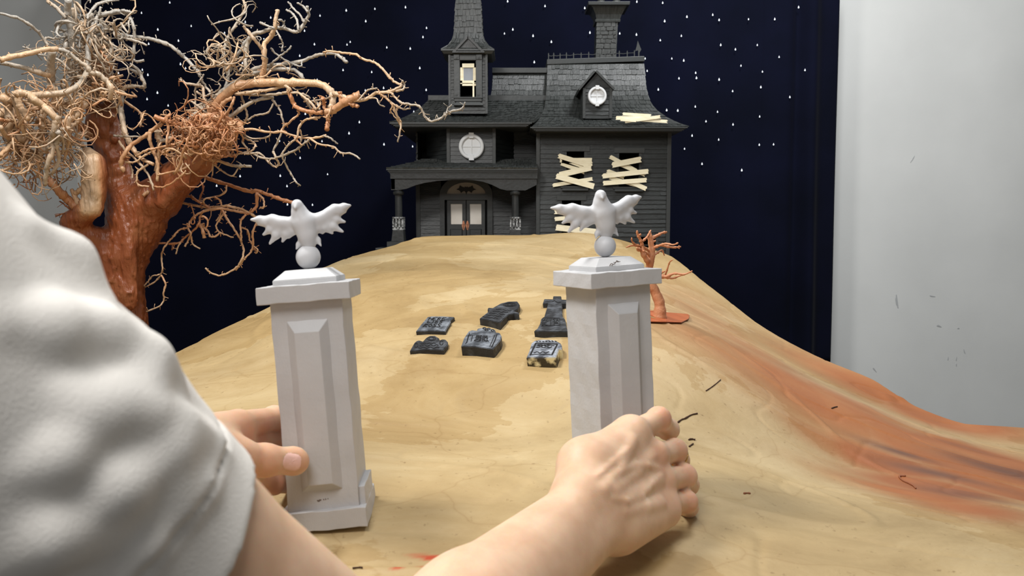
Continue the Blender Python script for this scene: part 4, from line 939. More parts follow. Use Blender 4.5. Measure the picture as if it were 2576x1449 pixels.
M_tree = tree_mat('sprayed_bark', [(0, sr(128,68,36)), (.3, sr(178,122,82)), (.55, sr(200,166,130)), (.78, sr(168,154,136)), (1, sr(158,153,145))])
M_small = mat('rust_bark', sr(206,146,108), 0.5, sr(184,120,82), 25, 0.5, 120)
M_rustp = mat('rust_paper', sr(192,108,64), 0.45, sr(176,94,54), 12, 0.2, 80)
c8 = lambda x, y: (1560+x/5.173, 550+y/5.173)
g0 = gh(1660, 800); YT = g0[1]
sm_t = empty('small_bare_tree', g0, 'small bare rust-orange tree on a rust paper base behind the right pillar', 'tree')
s = SDF(); trunk8 = [((515,1265),11),((520,1180),11),((510,1080),11),((480,1010),10.5),((440,920),10),((395,870),11),((385,820),9),((375,740),7),((380,640),6.5),((395,560),7),((412,480),6.5),((415,400),6),((400,320),5),((385,240),4.5),((388,170),3.2)]
k8 = YT/F
def q8(x, y, d=0): return at(*c8(x, y), YT+d)
s.chain([q8(*p) for p, r in trunk8], [r*k8 for p, r in trunk8], .006)
s.cap(q8(350,900), q8(370,800), 6*k8, 7*k8, .004)
s.cap(q8(515,1240), q8(515,1285), 12*k8, 17*k8, .01)
s.chain([q8(385,610), q8(345,540,-.01), q8(305,470,-.015), q8(290,420,-.015), q8(288,340,-.015)], [k8*6, k8*5.5, k8*5.5, k8*4.5, k8*4.2], .004)
v, f = s.mesh(.0013); v += (rng.random(v.shape)-.5)*.0005
mesh_obj('trunk', v, f, M_small, sm_t, True)
def twig8(pts, r0, r1, d0=0, d1=0):
    n = len(pts); q = catmull([q8(x, y, d0+(d1-d0)*i/(n-1)) for i, (x, y) in enumerate(pts)], 4); m_ = len(q)
    b = MB(); b.tube(q, [k8*(r0+(r1-r0)*i/(m_-1))*(1+.25*random.random()+(.5 if i % 5 == 4 else 0)) for i in range(m_)], 7)
    b.build('branch', M_small, sm_t, True)
for a in [([(288,345),(270,290),(245,240),(225,200),(220,155)],4,2,-.015,-.02), ([(245,215),(272,203)],3,2,-.02,-.02), ([(285,300),(320,270),(360,225),(400,150)],3,1.6,-.015,0),
 ([(280,360),(230,350),(180,325),(155,290),(150,250)],3,1.4,-.015,-.03), ([(265,365),(200,350),(130,355),(80,375)],2.6,1.3,-.015,-.03), ([(290,360),(340,395),(380,430)],3,3,-.015,0),
 ([(270,410),(240,400),(215,385)],5,2,-.015,-.03), ([(400,280),(440,240),(500,210),(550,185),(605,175)],3.6,2.4,0,.02), ([(405,300),(440,295),(465,285)],2.8,1.6), ([(415,385),(480,360),(540,340),(600,325),(690,340),(755,315)],3.4,1.4,0,-.03),
 ([(540,345),(620,365),(700,375),(790,365)],2.8,1.8,0,.01), ([(750,375),(770,350)],1.5,1), ([(750,375),(772,390)],1.5,1), ([(440,475),(490,440),(545,410),(575,480)],3.2,1.2,0,.02), ([(400,500),(350,450),(300,420)],3,2,0,-.02), ([(345,540),(360,500),(350,460)],2.5,1.6),
 ([(410,820),(470,775),(540,745),(600,755),(680,720),(740,715),(830,725),(900,700),(938,680)],4.5,1.4,0,-.03), ([(430,800),(520,770),(600,765),(680,775),(760,750),(840,722)],3.6,1.4,0,.0), ([(470,770),(530,710),(580,685)],3.2,2,0,-.01), ([(440,700),(510,712),(560,700)],2.6,1.6,0,.01),
 ([(585,740),(610,670),(632,600),(650,560),(685,535)],2.2,1.1,0,-.02), ([(365,900),(340,905)],6,4,0,-.005)]: twig8(*a)
b = MB(); top = []; ang = 0
outl = [(290,1195),(450,1195),(580,1215),(800,1235),(880,1240),(905,1260),(890,1300),(800,1345),(600,1340),(400,1335),(300,1320),(150,1330),(60,1290),(80,1220)]
T = [gh(*c8(x, y), .004) for x, y in outl]; b.prism(T, (0,0,-.0012)); b.build('paper_base', M_rustp, sm_t)
# ---------------------------------------------------------------- the big gnarled tree
YB0 = 1.60; kt = YB0/F
bt = empty('gnarled_tree', V(*at(300,900,YB0)[:2], 0.775), 'big gnarled rust-brown tree with pale grey tangled twigs at the left', 'tree')
T0 = lambda x, y: (x, y)
cA = lambda x, y: (x/2.787, y/2.787)
cB = lambda x, y: (480+x/2.786, y/2.786)
c6 = lambda x, y: (x/4.83, y/4.83)
c1 = lambda x, y: (300+x/4.83, y/4.83)
c2 = lambda x, y: (700+x/4.39, y/4.39)
c7 = lambda x, y: (350+x/3.917, 430+y/3.917)
cD = lambda x, y: (300+x/4.5275, 200+y/4.5275)
cE = lambda x, y: (x/4.674, 250+y/4.674)
cL = lambda x, y: (x/2.899, 400+y/2.899)
def tp(p, d=0): return at(p[0], p[1], YB0+d)
s = SDF()
def tch(pts, k=.02): s.chain([tp((x, y), d) for x, y, r, d in pts], [r*kt for x, y, r, d in pts], k)
zbase = .776
lowp = tp((300, 880)); 
s.cap(V(lowp[0]-.01, lowp[1], zbase+.02), tp((296,800)), .090, 66*kt, .03)
tch([(296,800,62,0),(288,740,62,0),(290,690,60,0),(300,640,60,0),(330,590,58,0),(352,540,56,0),(372,510,50,0)])
tch([(345,560,52,0),(400,500,46,-.01),(440,455,40,-.02),(480,415,36,-.03),(520,375,33,-.04),(548,340,32,-.05),(572,310,22,-.05)])
tch([(350,560,50,0),(322,510,46,.01),(296,465,40,.02),(288,420,31,.02),(282,380,29,.02),(268,345,31,.02),(255,312,34,.02)])
tch([(250,312,30,.02),(234,270,11,.01),(228,255,10,.01)], .012); tch([(268,310,26,.02),(276,270,15,.02),(272,235,13,.03),(268,170,12,.04),(262,120,9,.05)], .012)
tch([(290,660,44,-.01),(262,618,30,-.03),(225,596,26,-.05),(190,582,27,-.06),(180,560,27,-.07)], .015)
tch([(185,575,24,-.06),(205,545,24,-.07),(232,520,24,-.08),(238,480,25,-.08),(240,440,25,-.08),(236,412,24,-.08),(222,390,19,-.07)], .012)
# gnarls and ridges of bark
rt = random.Random(5)
for i in range(40):
    x = rt.uniform(262, 335); y = rt.uniform(600, 760); p = tp((x, y), -.048)
    s.ell(p, V(.005,.006,.022)*rt.uniform(.6,1.3), .012)
for i in range(26):
    t = rt.random(); x = 380+t*170; y = 520-t*190+rt.uniform(-25,25); s.ell(tp((x, y), -.055-.02*t), V(.012,.008,.012)*rt.uniform(.6,1.2), .010)
for x, y, r in ((250,308,18),(232,300,12),(262,330,14),(290,350,10),(268,375,9),(286,398,8),(300,430,12),(330,455,14),(275,296,16)): s.ell(tp((x,y),-.008), V(r,r*.8,r)*kt, .012)
tv, tf = s.mesh(.0029); tv[:,2] = np.maximum(tv[:,2], .7755)
amp = .0026*(vnoise(tv[:,0]*90+tv[:,1]*60, tv[:,2]*18+tv[:,0]*10, 31)-.5)+.003*(vnoise(tv[:,0]*45, tv[:,2]*40, 32)-.5)
cc = np.array([np.interp(tv[:,2], [1.1,1.6], [-.75,-.72]), np.full(len(tv), YB0), tv[:,2]]).T; dr_ = tv-cc; dr_[:,2] = 0; dr_ /= np.linalg.norm(dr_, axis=1)[:,None]+1e-9
rdg = 1-np.abs(2*vnoise(tv[:,0]*150+tv[:,1]*110+tv[:,2]*14, tv[:,2]*26-tv[:,0]*12, 41)-1); bmp = vnoise(tv[:,0]*170+tv[:,1]*80, tv[:,2]*150, 42)
tv = tv+dr_*(amp*1.4+.0034*(rdg**3-.3)+.0022*(np.clip(bmp-.62,0,1)*3))[:,None]
pxs = 1288+F*tv[:,0]/tv[:,1]
tint = np.clip((tv[:,2]-1.30)*.9, 0, .5)*0.6
stub = np.exp(-(((pxs-232)/34)**4))*np.clip((tv[:,2]-at(200,560,YB0)[2])/.02,0,1)*(tv[:,1] < YB0-.035)
tint = np.maximum(tint, .62*stub)
tint = np.maximum(tint, .45*(tv[:,2] > at(200,200,YB0)[2]))
tint = np.maximum(tint, .30*np.clip((pxs-400)/100, 0, 1)*np.clip((tv[:,2]-1.33)/.05, 0, 1))
mesh_obj('trunk', tv, tf, M_tree, bt, True, attrs={'tint': np.repeat(tint[:,None], 3, 1)})

def limb(mb, tn, pts, r0, r1, d0, d1, t0, t1, n=8, sub=5, knob=True):
    t0 = min(1, t0+.08); t1 = min(1, t1+.10); m = len(pts); P = [tp(q, d0+(d1-d0)*i/(m-1)+(rt.uniform(-.006,.006) if 0 < i < m-1 else 0)) for i, q in enumerate(pts)]
    Q = catmull(P, sub); N_ = len(Q); rad = []
    for i in range(N_):
        t = i/(N_-1); Q[i] = Q[i]+rng.normal(0, .0004, 3); r = (r0+(r1-r0)*t)*kt*.80
        rad.append(r*(1+.12*rt.random()+(.30 if knob and rt.random() < .2 else 0)))
    mb.tube(Q, rad, n); tn += [t0+(t1-t0)*(i/(N_-1)) for i in range(N_) for _ in range(n)]
    return Q, rad
def spurs(mb, tn, Q, rad, t0, t1, gap=3, L=.013):
    N_ = len(Q)
    for i in range(2, N_-1):
        if rt.random() < 1.0/gap:
            d = rng.normal(0, 1, 3); ax = Q[i]-Q[i-1]; ax /= np.linalg.norm(ax)+1e-9; d = d-ax*np.dot(d, ax)*.5; d /= np.linalg.norm(d)
            l = L*rt.uniform(.25, 1); r = min(rad[i]*.45, .0011); mb.tube([Q[i], Q[i]+d*l*.5, Q[i]+d*l+rng.normal(0,.001,3)], [r, r*.8, r*.9], 5)
            tn += [t0+(t1-t0)*i/N_]*15
def branch(cv, pts, r0, r1, d0, d1, t0, t1, sp=True, L=.013):
    mb = MB(); tn = []
    Q, rad = limb(mb, tn, [cv(*p) for p in pts], r0, r1, d0, d1, t0, t1)
    if sp: spurs(mb, tn, Q, rad, t0, t1, 3.2, L)
    mesh_obj('branch', np.array(mb.v), mb.f, M_tree, bt, True, attrs={'tint': np.repeat(np.array(tn)[:,None], 3, 1)})
    return Q
BR = [
 # right hand crown
 (cB,[(150,815),(160,770),(200,710),(300,620),(390,590),(500,580),(640,580),(770,580),(900,590),(970,630),(995,690),(985,745),(950,790)],14,8,-.05,-.12,.30,.55),
 (cB,[(940,790),(1000,770),(1060,730),(1130,690),(1180,668)],9,10,-.12,-.14,.35,.25),
 (cB,[(1000,650),(1050,670),(1110,695),(1170,705),(1240,690),(1300,650),(1380,645),(1430,630),(1480,600)],6,3.2,-.12,-.17,.5,.55),
 (cB,[(1480,600),(1440,580),(1395,545),(1340,480),(1290,440),(1200,410),(1150,380),(1060,370),(980,360),(930,365)],3.5,3,-.17,-.1,.55,.45),
 (cB,[(1440,640),(1490,625),(1495,590),(1483,565)],3.2,2.2,-.17,-.18,.6,.7),
 (cB,[(1320,650),(1400,650),(1430,680),(1480,720),(1530,730),(1590,740),(1620,770),(1650,830),(1690,850),(1740,835),(1790,800),(1830,780),(1900,765)],3,2.6,-.17,-.22,.55,.85),
 (cB,[(1790,800),(1800,760),(1830,735)],2.2,1.6,-.22,-.22,.85,.9), (cB,[(1890,768),(1915,740),(1922,715)],2.2,1.5,-.22,-.22,.85,.9),
 (cB,[(1320,650),(1370,690),(1410,730),(1440,800),(1470,860),(1465,920),(1450,995)],3.5,2.2,-.17,-.16,.4,.7),
 (cB,[(1400,720),(1440,740),(1490,765),(1540,760)],2.8,1.8,-.17,-.18,.5,.7),
 (cB,[(1250,690),(1300,690),(1320,730),(1360,748)],2.2,1.5,-.16,-.16,.6,.75), (cB,[(1180,700),(1230,640),(1270,625),(1308,618)],2.4,2,-.15,-.15,.6,.75),
 (cB,[(1415,740),(1400,780),(1440,830),(1465,870)],2,1.6,-.17,-.15,.45,.6),
 (cB,[(690,620),(700,680),(730,740),(780,770),(850,785),(920,790)],6,6,-.09,-.12,.2,.25), (cB,[(950,790),(965,830),(958,870),(955,905)],6,5.5,-.12,-.13,.25,.2),
 (cB,[(1045,640),(1050,680),(1048,720)],5.5,5,-.13,-.13,.2,.25), (cB,[(925,690),(935,730),(940,770)],5,4,-.13,-.12,.2,.25), (cB,[(1110,735),(1150,735),(1175,748)],6,5,-.14,-.14,.25,.25),
 (cB,[(750,770),(755,800),(700,850),(650,890),(630,920)],3,2.8,-.1,-.08,.3,.4), (cB,[(880,770),(830,710),(780,670),(745,640)],3.6,3,-.12,-.1,.6,.5),
 (cB,[(905,770),(885,720),(850,710)],3,3,-.12,-.11,.75,.8),
 (cB,[(910,820),(840,830),(790,850),(755,900),(745,960),(690,1010),(650,1060),(645,1110),(680,1180),(715,1240),(740,1280),(768,1298)],3.2,2.2,-.11,-.08,.5,.8),
 (cB,[(755,900),(775,940),(770,1000)],2.4,1.8,-.1,-.09,.5,.7),
 (cB,[(490,570),(505,520),(515,450),(515,380),(515,310),(560,260),(590,190),(595,130),(608,75)],8,5,-.06,-.08,.35,.55),
 (cB,[(515,380),(490,330),(440,270),(400,220),(365,180)],5,4,-.07,-.09,.5,.6),
 (cB,[(0,815),(60,760),(150,700),(260,610),(380,540),(460,510),(560,490),(680,485),(740,500),(790,550)],7,5,-.02,-.05,.7,.85),
 (cB,[(60,770),(160,690),(240,640),(330,590),(370,520),(385,470),(380,400),(400,300),(440,240),(500,225),(570,200),(640,195),(700,215),(750,220),(790,170),(825,110),(815,40)],7,4,-.03,-.08,.65,.95),
 (cB,[(820,85),(790,45),(745,20)],3,2.2,-.08,-.08,.9,.95), (cB,[(795,160),(770,110),(720,60),(680,10)],3,2.2,-.08,-.07,.9,.95), (cB,[(755,215),(745,150),(720,100),(670,68)],3.4,3,-.08,-.07,.9,.95),
 (cB,[(400,500),(500,470),(600,455),(740,440),(850,400),(920,378),(1000,375),(1050,400),(1095,440)],5,4.5,-.03,-.07,.8,.85),
 (cB,[(270,500),(300,430),(370,320),(410,260)],4.5,5,-.02,-.05,.85,.9), (cB,[(240,620),(260,540),(240,470),(235,350),(260,260),(300,200),(350,120),(385,50),(365,0)],4.5,3.5,-.02,.0,.8,.6),
 (cB,[(560,340),(600,380),(700,440),(770,465),(778,430)],3,2,-.05,-.05,.85,.9), (cB,[(560,450),(620,400),(680,350),(706,320)],3,2.2,-.05,-.06,.8,.9),
 (cB,[(620,200),(600,150),(630,140),(655,160),(640,190)],3,2.5,-.08,-.08,.9,.9), (cB,[(485,155),(530,180),(590,200)],3,3,-.07,-.08,.9,.9), (cB,[(600,215),(630,270),(645,310),(636,360)],2.6,2,-.08,-.08,.85,.9),
 (cB,[(200,885),(260,830),(330,780),(400,730),(470,700),(580,680)],7,4,-.06,-.07,.7,.75),
 (cB,[(310,660),(400,650),(470,640),(560,630),(640,605),(680,610),(700,640)],5,4,-.07,-.1,.6,.5), (cB,[(300,640),(380,660),(480,665),(600,660),(700,650)],4,3.2,-.06,-.09,.65,.7),
 (cB,[(700,650),(790,660),(840,690)],3,2.5,-.1,-.1,.6,.7), (cB,[(640,650),(750,650),(800,700),(850,770)],3,3,-.09,-.1,.6,.7), (cB,[(790,715),(860,705),(940,695),(975,680)],2.2,2,-.1,-.12,.6,.65),
 (cB,[(350,660),(380,750),(395,820),(360,880),(250,970)],3.2,3,-.06,-.03,.65,.5), (cB,[(570,700),(620,760),(640,820),(650,880),(620,970),(575,1060)],3,2.5,-.07,-.07,.7,.7),
 (cB,[(575,1060),(600,1110),(615,1150),(590,1168),(540,1130),(480,1075),(400,1080)],3,2.8,-.07,-.06,.6,.6), (cB,[(400,840),(450,810),(540,790),(580,720)],2.8,2.2,-.06,-.07,.6,.7),
 (cB,[(440,1080),(520,1110),(600,1105),(720,1060),(800,1000),(830,980)],3,2.6,-.06,-.1,.65,.7), (cB,[(360,910),(430,905),(540,925),(640,925),(720,950),(830,970),(950,950)],3.6,3,-.06,-.1,.4,.45),
 (cB,[(830,970),(900,1010),(1000,1030),(1050,1070),(1130,1080),(1185,1115)],3,2.4,-.1,-.12,.45,.8), (cB,[(930,950),(980,970),(1030,1008)],2.6,2,-.1,-.11,.7,.85), (cB,[(725,960),(760,1000),(780,1020)],3,2.4,-.1,-.1,.3,.4),
 (cB,[(250,960),(340,930),(430,970),(540,960),(560,930)],2.6,2.2,-.05,-.07,.6,.6), (cB,[(370,960),(440,1000),(450,1030),(410,1070),(370,1080)],3,2.4,-.05,-.06,.5,.55), (cB,[(230,1100),(330,1080),(400,1060),(365,1000),(370,960)],3,2.6,-.05,-.06,.45,.6),
 (cB,[(130,1120),(200,1130),(290,1160),(350,1165),(425,1168)],4.5,4,-.06,-.08,.35,.8), (cB,[(160,1150),(220,1200),(290,1235),(330,1180)],2.4,2,-.06,-.07,.45,.6), (cB,[(155,1130),(152,1230)],2.4,1.8,-.06,-.06,.4,.4),
 (cB,[(50,1215),(150,1260),(280,1300),(400,1340),(470,1340),(560,1370),(640,1400),(720,1420),(760,1450)],6,5,.02,.0,.15,.2,),
 (cD,[(870,400),(865,300),(870,200),(870,90),(930,0),(960,-60)],3,2.4,-.04,-.04,.6,.75), (cD,[(1040,370),(1000,290),(960,180),(950,90),(870,60),(760,45),(700,0)],5,3.5,-.05,-.04,.45,.7), (cD,[(1090,230),(1040,150),(970,60),(920,-40),(900,-120)],4,3,-.03,-.03,.65,.8),
 (cD,[(1000,180),(1070,150),(1130,120),(1150,70),(1130,40)],2.6,2,-.05,-.05,.7,.75), (cD,[(870,300),(960,270),(1020,260)],2.8,2,-.05,-.05,.6,.7), (cD,[(800,240),(850,270),(930,330),(980,380)],2.8,2.2,-.05,-.05,.6,.65),
 (cD,[(880,140),(960,190),(1030,170),(1060,120)],2.8,2.2,-.05,-.05,.6,.7),
 # tangle over the broken limb
 (cD,[(880,600),(720,520),(560,480),(500,460),(400,420)],6,7,-.08,-.1,.2,.2), (cD,[(580,400),(540,450),(560,560),(540,700),(550,760)],4,3,-.1,-.1,.3,.35), (cD,[(500,490),(400,560),(300,640),(150,740),(60,850),(20,960),(60,1050)],5,6,-.09,-.08,.3,.35),
 (cD,[(640,740),(540,760),(400,790),(300,810),(200,870)],3.4,3,-.1,-.09,.25,.4), (cD,[(350,600),(350,700),(380,800),(420,900),(440,1000),(430,1160)],5,4,-.09,-.08,.35,.4), (cD,[(440,590),(440,640),(460,700),(450,850),(420,1050)],8,6,-.07,-.06,.6,.4),
 (cD,[(460,700),(560,680),(640,600),(760,480),(900,370),(1000,300)],5.5,5.5,-.07,-.03,.65,.75), (cD,[(-60,640),(60,650),(200,650),(330,660)],3,2.4,-.06,-.08,.8,.7), (cD,[(20,230),(20,380),(40,500),(80,650),(150,780),(250,900),(390,970)],7,5,-.03,-.07,.75,.4),
 (cD,[(0,700),(60,800),(180,900),(280,1020),(350,1120),(390,1260)],3.4,3,-.07,-.08,.6,.55), (cD,[(120,950),(150,1050),(150,1130)],3,2.4,-.07,-.07,.6,.6), (cD,[(60,940),(180,940),(300,860),(420,800)],3,2.4,-.08,-.08,.5,.5),
 (cD,[(430,1090),(560,1060),(700,1030),(800,970)],2.8,2.4,-.1,-.1,.35,.3), (cD,[(390,1220),(520,1220),(640,1150),(720,1080),(760,1040)],2.8,2.2,-.09,-.11,.3,.3), (cD,[(330,970),(220,1040),(200,1130),(220,1200),(340,1220)],3,2.4,-.08,-.08,.5,.4),
 (cD,[(270,1320),(330,1280)],5,6,-.06,-.05,.35,.35), (cD,[(0,130),(60,90),(150,70),(260,90),(290,80),(270,0),(230,-60),(120,-120)],4.5,4,.0,.02,.5,.85), (cD,[(0,210),(90,270),(190,340),(265,400),(260,470),(235,540)],4,2.6,.0,.0,.4,.4),
 (cD,[(30,420),(70,520),(160,580)],2.4,1.8,-.03,-.03,.5,.5),
 # lower right twigs
 (c7,[(370,310),(480,325),(570,345),(680,360),(760,355),(860,345),(960,365),(1060,400),(1160,460)],3.8,4,.02,.0,.35,.4), (c7,[(380,230),(440,250),(510,250),(560,290),(640,330),(720,380)],5,3,.03,.01,.12,.2),
 (c7,[(50,730),(120,710),(280,715),(390,710),(440,670),(520,600),(590,520),(600,450),(640,390)],3.2,3,.01,.0,.15,.25), (c7,[(1080,420),(960,400),(850,375),(760,375),(660,390),(570,430),(510,490),(480,560),(510,620),(480,690),(450,745)],4,2.6,.0,.0,.3,.4),
 (c7,[(480,560),(400,580),(340,640),(290,700),(240,770),(220,850),(230,950),(210,1030),(130,1110),(0,1168)],2.8,2.2,.0,.02,.3,.5), (c7,[(215,1030),(260,1110),(240,1200),(240,1280),(190,1340),(70,1385)],2.8,2.2,.0,.0,.35,.55), (c7,[(200,1020),(130,1040),(80,1100),(20,1160)],2.2,1.8,.0,.01,.45,.5),
 (c7,[(820,380),(850,450),(900,520),(950,600),(1000,680),(1030,770),(1020,860),(960,950),(880,1000),(800,1030),(720,1010),(650,960)],3.4,2.6,.0,-.02,.3,.5), (c7,[(1050,430),(1000,500),(1000,600),(1010,690)],3,2.6,-.01,-.01,.3,.35),
 (c7,[(1165,500),(1120,600),(1120,720),(1100,800),(1040,860),(950,980)],3,2.6,.0,-.01,.3,.35), (c7,[(1005,555),(1070,590),(1090,680),(1110,720)],2.6,2.2,.0,.0,.35,.35), (c7,[(1125,740),(1170,780),(1150,815)],2.4,2,.0,.0,.35,.4),
 (c7,[(1160,210),(1160,340),(1120,390),(1070,420)],5,4,.0,.0,.15,.25), (c7,[(1180,230),(1230,290),(1225,360),(1190,360)],3,2.4,.0,.0,.3,.4), (c7,[(860,140),(850,200),(800,240),(720,260),(640,280),(640,320)],2.8,2.4,.01,.01,.4,.4),
 (c7,[(740,250),(800,300),(810,380),(790,450),(760,490)],2.8,2.2,.0,.01,.3,.35), (c7,[(850,400),(800,470),(760,540),(790,600),(860,630),(930,655)],2.8,2,.0,.0,.35,.45), (c7,[(800,610),(740,650),(700,640),(680,600),(620,540)],2.8,3,.0,.0,.35,.3),
 (c7,[(600,520),(630,600),(640,660)],4,5,.0,.0,.3,.3), (c7,[(510,640),(530,720),(600,765)],2.6,2.2,.0,.0,.4,.5), (c7,[(410,700),(380,760),(362,820)],2.4,2,.0,.0,.4,.5),
 (c7,[(560,60),(520,160),(450,230)],3,3,.05,.05,.02,.02), (c7,[(580,70),(630,170),(590,300)],2.6,2.4,.05,.05,.02,.02),
 (c2,[(-30,1400),(80,1700),(180,1900)],2,2,.02,.02,.3,.3,False),
]
BR = BR[:-1]
for q in BR: branch(*q)
BR2 = [
 # left crown
 (c6,[(170,1150),(240,1130),(340,1150),(420,1210),(520,1280),(600,1360),(700,1470)],9,8,-.22,-.2,.55,.5), (c6,[(380,1165),(540,1150),(760,1130),(900,1070),(1000,980),(1060,860)],9,7,-.2,-.1,.55,.75),
 (c6,[(210,1150),(230,1260),(280,1350),(350,1450)],8,7,-.2,-.2,.5,.45), (c6,[(640,620),(620,740),(620,880),(620,1000),(640,1080),(680,1170),(660,1340)],10,10,-.15,-.1,.8,.5), (c6,[(590,920),(440,870),(240,810),(0,760)],7,6,-.15,-.2,.5,.85),
 (c6,[(700,600),(560,600),(380,640),(150,690),(0,730)],7,7,-.16,-.22,.55,.45), (c6,[(590,560),(500,430),(400,330),(280,250),(160,200),(0,165)],4,3.4,-.14,-.2,.8,.9), (c6,[(560,560),(560,460),(640,470),(720,465),(800,440)],3,2.4,-.14,-.1,.75,.8),
 (c6,[(850,850),(700,720),(500,670),(420,640),(340,590),(280,570)],3.6,2.4,-.12,-.14,.8,.85), (c6,[(700,600),(800,620),(900,700),(1050,800),(1100,880),(1200,900),(1300,990),(1350,1080),(1340,1200)],5,7,-.16,-.12,.85,.5),
 (c6,[(830,0),(820,120),(830,240),(870,400),(880,560),(930,680)],9,8,-.13,-.08,.95,.9), (c6,[(840,260),(760,270),(710,330),(690,400),(740,450)],5,2.4,-.13,-.14,1,1), (c6,[(580,20),(660,70),(740,150),(800,220)],5,5,-.12,-.12,.6,.8),
 (c6,[(880,100),(900,200),(920,320),(900,420)],4.5,5,-.1,-.08,.7,.8), (c6,[(1060,860),(1070,700),(1080,500),(1130,330),(1200,200),(1300,170),(1400,140),(1460,140)],8,5,-.1,-.06,.85,.9),
 (c6,[(1200,200),(1220,80)],4,3,-.08,-.08,.9,.95), (c6,[(1080,290),(1080,180),(1180,60),(1300,20),(1440,0)],4,3,-.07,-.04,.85,.9), (c6,[(930,350),(1000,310),(1100,310),(1220,320),(1240,400),(1150,430)],6,4,-.06,-.06,.8,.9),
 (c6,[(840,400),(800,480),(800,620),(840,760),(900,900),(1000,950)],7,6,-.1,-.08,.85,.65), (c6,[(1230,210),(1240,340),(1300,480),(1400,580),(1449,650)],5,4,-.05,-.02,.8,.8), (c6,[(1150,440),(1250,500),(1340,580),(1350,680),(1330,800)],5,4,-.06,-.04,.75,.6),
 (cA,[(680,100),(780,95),(850,85),(900,110),(935,180),(945,260),(940,350),(935,400),(950,430),(1010,425)],5,3.4,-.04,-.03,.85,.85), (cA,[(820,240),(900,255),(1000,265),(1060,275),(1150,300),(1230,345),(1290,400),(1350,460),(1400,520)],5.5,5,-.02,-.02,.85,.95),
 (cA,[(800,240),(880,270),(960,290),(1030,320)],4,3,-.03,-.04,.75,.8), (cA,[(790,200),(850,290),(920,340),(940,380)],3.4,2.6,-.03,-.03,.75,.75), (cA,[(780,330),(830,350),(870,370),(855,410)],3.4,2.6,-.04,-.03,.8,.85),
 (cA,[(620,140),(650,60),(700,20),(790,0)],3.4,2.8,-.05,-.04,.85,.85), (cA,[(850,75),(900,80),(935,92)],4,3.4,-.04,-.04,.9,.9), (cA,[(910,450),(970,490),(1000,560),(1010,605),(940,605),(880,620),(850,660)],4.5,4,-.02,.0,.85,.5),
 (cA,[(860,640),(850,720),(860,820),(880,920),(940,1050),(960,1090)],7,5,-.02,-.04,.8,.6), (cA,[(850,690),(920,740),(990,800),(985,885)],3.4,2.4,-.02,-.02,.45,.45), (cE,[(0,150),(60,200),(100,420),(180,520),(260,660)],14,13,-.12,-.05,.45,.5),
]
for q in BR2[:4]: branch(*q)
stuff_branches = BR2[4:]
n_parts = len(BR)+4
for q in stuff_branches:
    if n_parts < 96: branch(*q); n_parts += 1; continue
    break
left = stuff_branches[n_parts-len(BR)-4:]
# everything finer: countless twigs, one part
mb = MB(); tn = []
for cv, pts, r0, r1, d0, d1, t0, t1 in left:
    Q, rad = limb(mb, tn, [cv(*p) for p in pts], r0, r1, d0, d1, t0, t1); spurs(mb, tn, Q, rad, t0, t1, 3)
EX = [
 (cE,[(100,0),(190,60),(180,200),(140,330),(150,480)],7,7,-.15,-.12,.5,.5), (cE,[(0,230),(70,250),(150,250)],4,4,-.2,-.15,.2,.45), (cE,[(0,320),(60,420),(130,500),(200,620)],6,6,-.2,-.12,.5,.5), (cE,[(0,660),(80,580),(150,500)],5,5,-.2,-.15,.4,.5),
 (cE,[(200,450),(260,470),(340,440),(440,400),(540,330),(600,250)],9,7,-.14,-.1,.55,.5), (cE,[(500,120),(500,300),(490,450),(480,600),(465,740)],8,7,-.12,-.1,.5,.5), (cE,[(200,470),(300,580),(380,650)],10,8,-.12,-.1,.45,.45),
 (cE,[(660,230),(640,320),(630,400),(600,500),(620,600),(560,760),(540,900),(530,1010)],7,5,-.2,-.17,.6,.65), (cE,[(680,380),(700,440),(640,520),(560,580),(480,600)],7,6,-.2,-.15,.75,.6), (cE,[(650,500),(690,640),(680,760),(620,850),(560,900)],5,4,-.18,-.15,.6,.6),
 (cE,[(820,200),(810,400),(800,540),(750,720)],5,3,-.15,-.12,.55,.5), (cE,[(930,230),(870,290),(800,340),(700,350)],6,5,-.12,-.16,.55,.55), (cE,[(1000,50),(900,180),(800,250),(700,280),(650,340)],8,6,-.1,-.17,.5,.55), (cE,[(680,90),(820,60),(1000,30)],9,10,-.1,-.05,.45,.45),
 (cE,[(930,300),(1000,350),(1070,440)],11,13,-.02,.0,.35,.3), (cE,[(350,0),(480,60),(590,150),(680,250)],9,9,-.2,-.2,.55,.6), (cE,[(530,900),(600,970),(700,1090),(800,1180),(900,1280)],9,13,-.1,-.08,.25,.2), (cE,[(880,1110),(950,1060),(1050,980)],7,7,-.08,-.08,.45,.5),
 (cE,[(840,1060),(880,1140),(930,1240)],5,9,-.08,-.08,.4,.45), (cE,[(700,1200),(760,1240),(820,1290)],1.8,1.6,-.08,-.08,0,0), (cE,[(650,1370),(750,1340),(840,1300)],1.8,1.6,-.08,-.08,0,0), (cE,[(640,970),(655,935)],1.6,1.4,-.1,-.1,0,0),
 (cE,[(1020,610),(970,530),(880,500),(800,480),(700,500)],4.5,3,-.06,-.1,.65,.7), (cE,[(1000,590),(960,550),(860,530),(760,560)],4.5,3,-.06,-.1,.55,.7), (cE,[(970,640),(900,630),(850,650)],2.5,2,-.06,-.06,.8,.8),
 (cA,[(100,660),(110,740),(140,830),(170,950)],6,5,-.2,-.15,.5,.5), (cA,[(0,680),(40,700),(70,780),(70,880),(60,960)],12,12,-.15,-.12,.45,.5), (cL,[(440,310),(480,340),(540,390)],1.6,2.6,-.08,-.08,.1,.1), (cL,[(410,413),(470,395),(520,375)],1.6,2.4,-.08,-.08,.05,.1)]
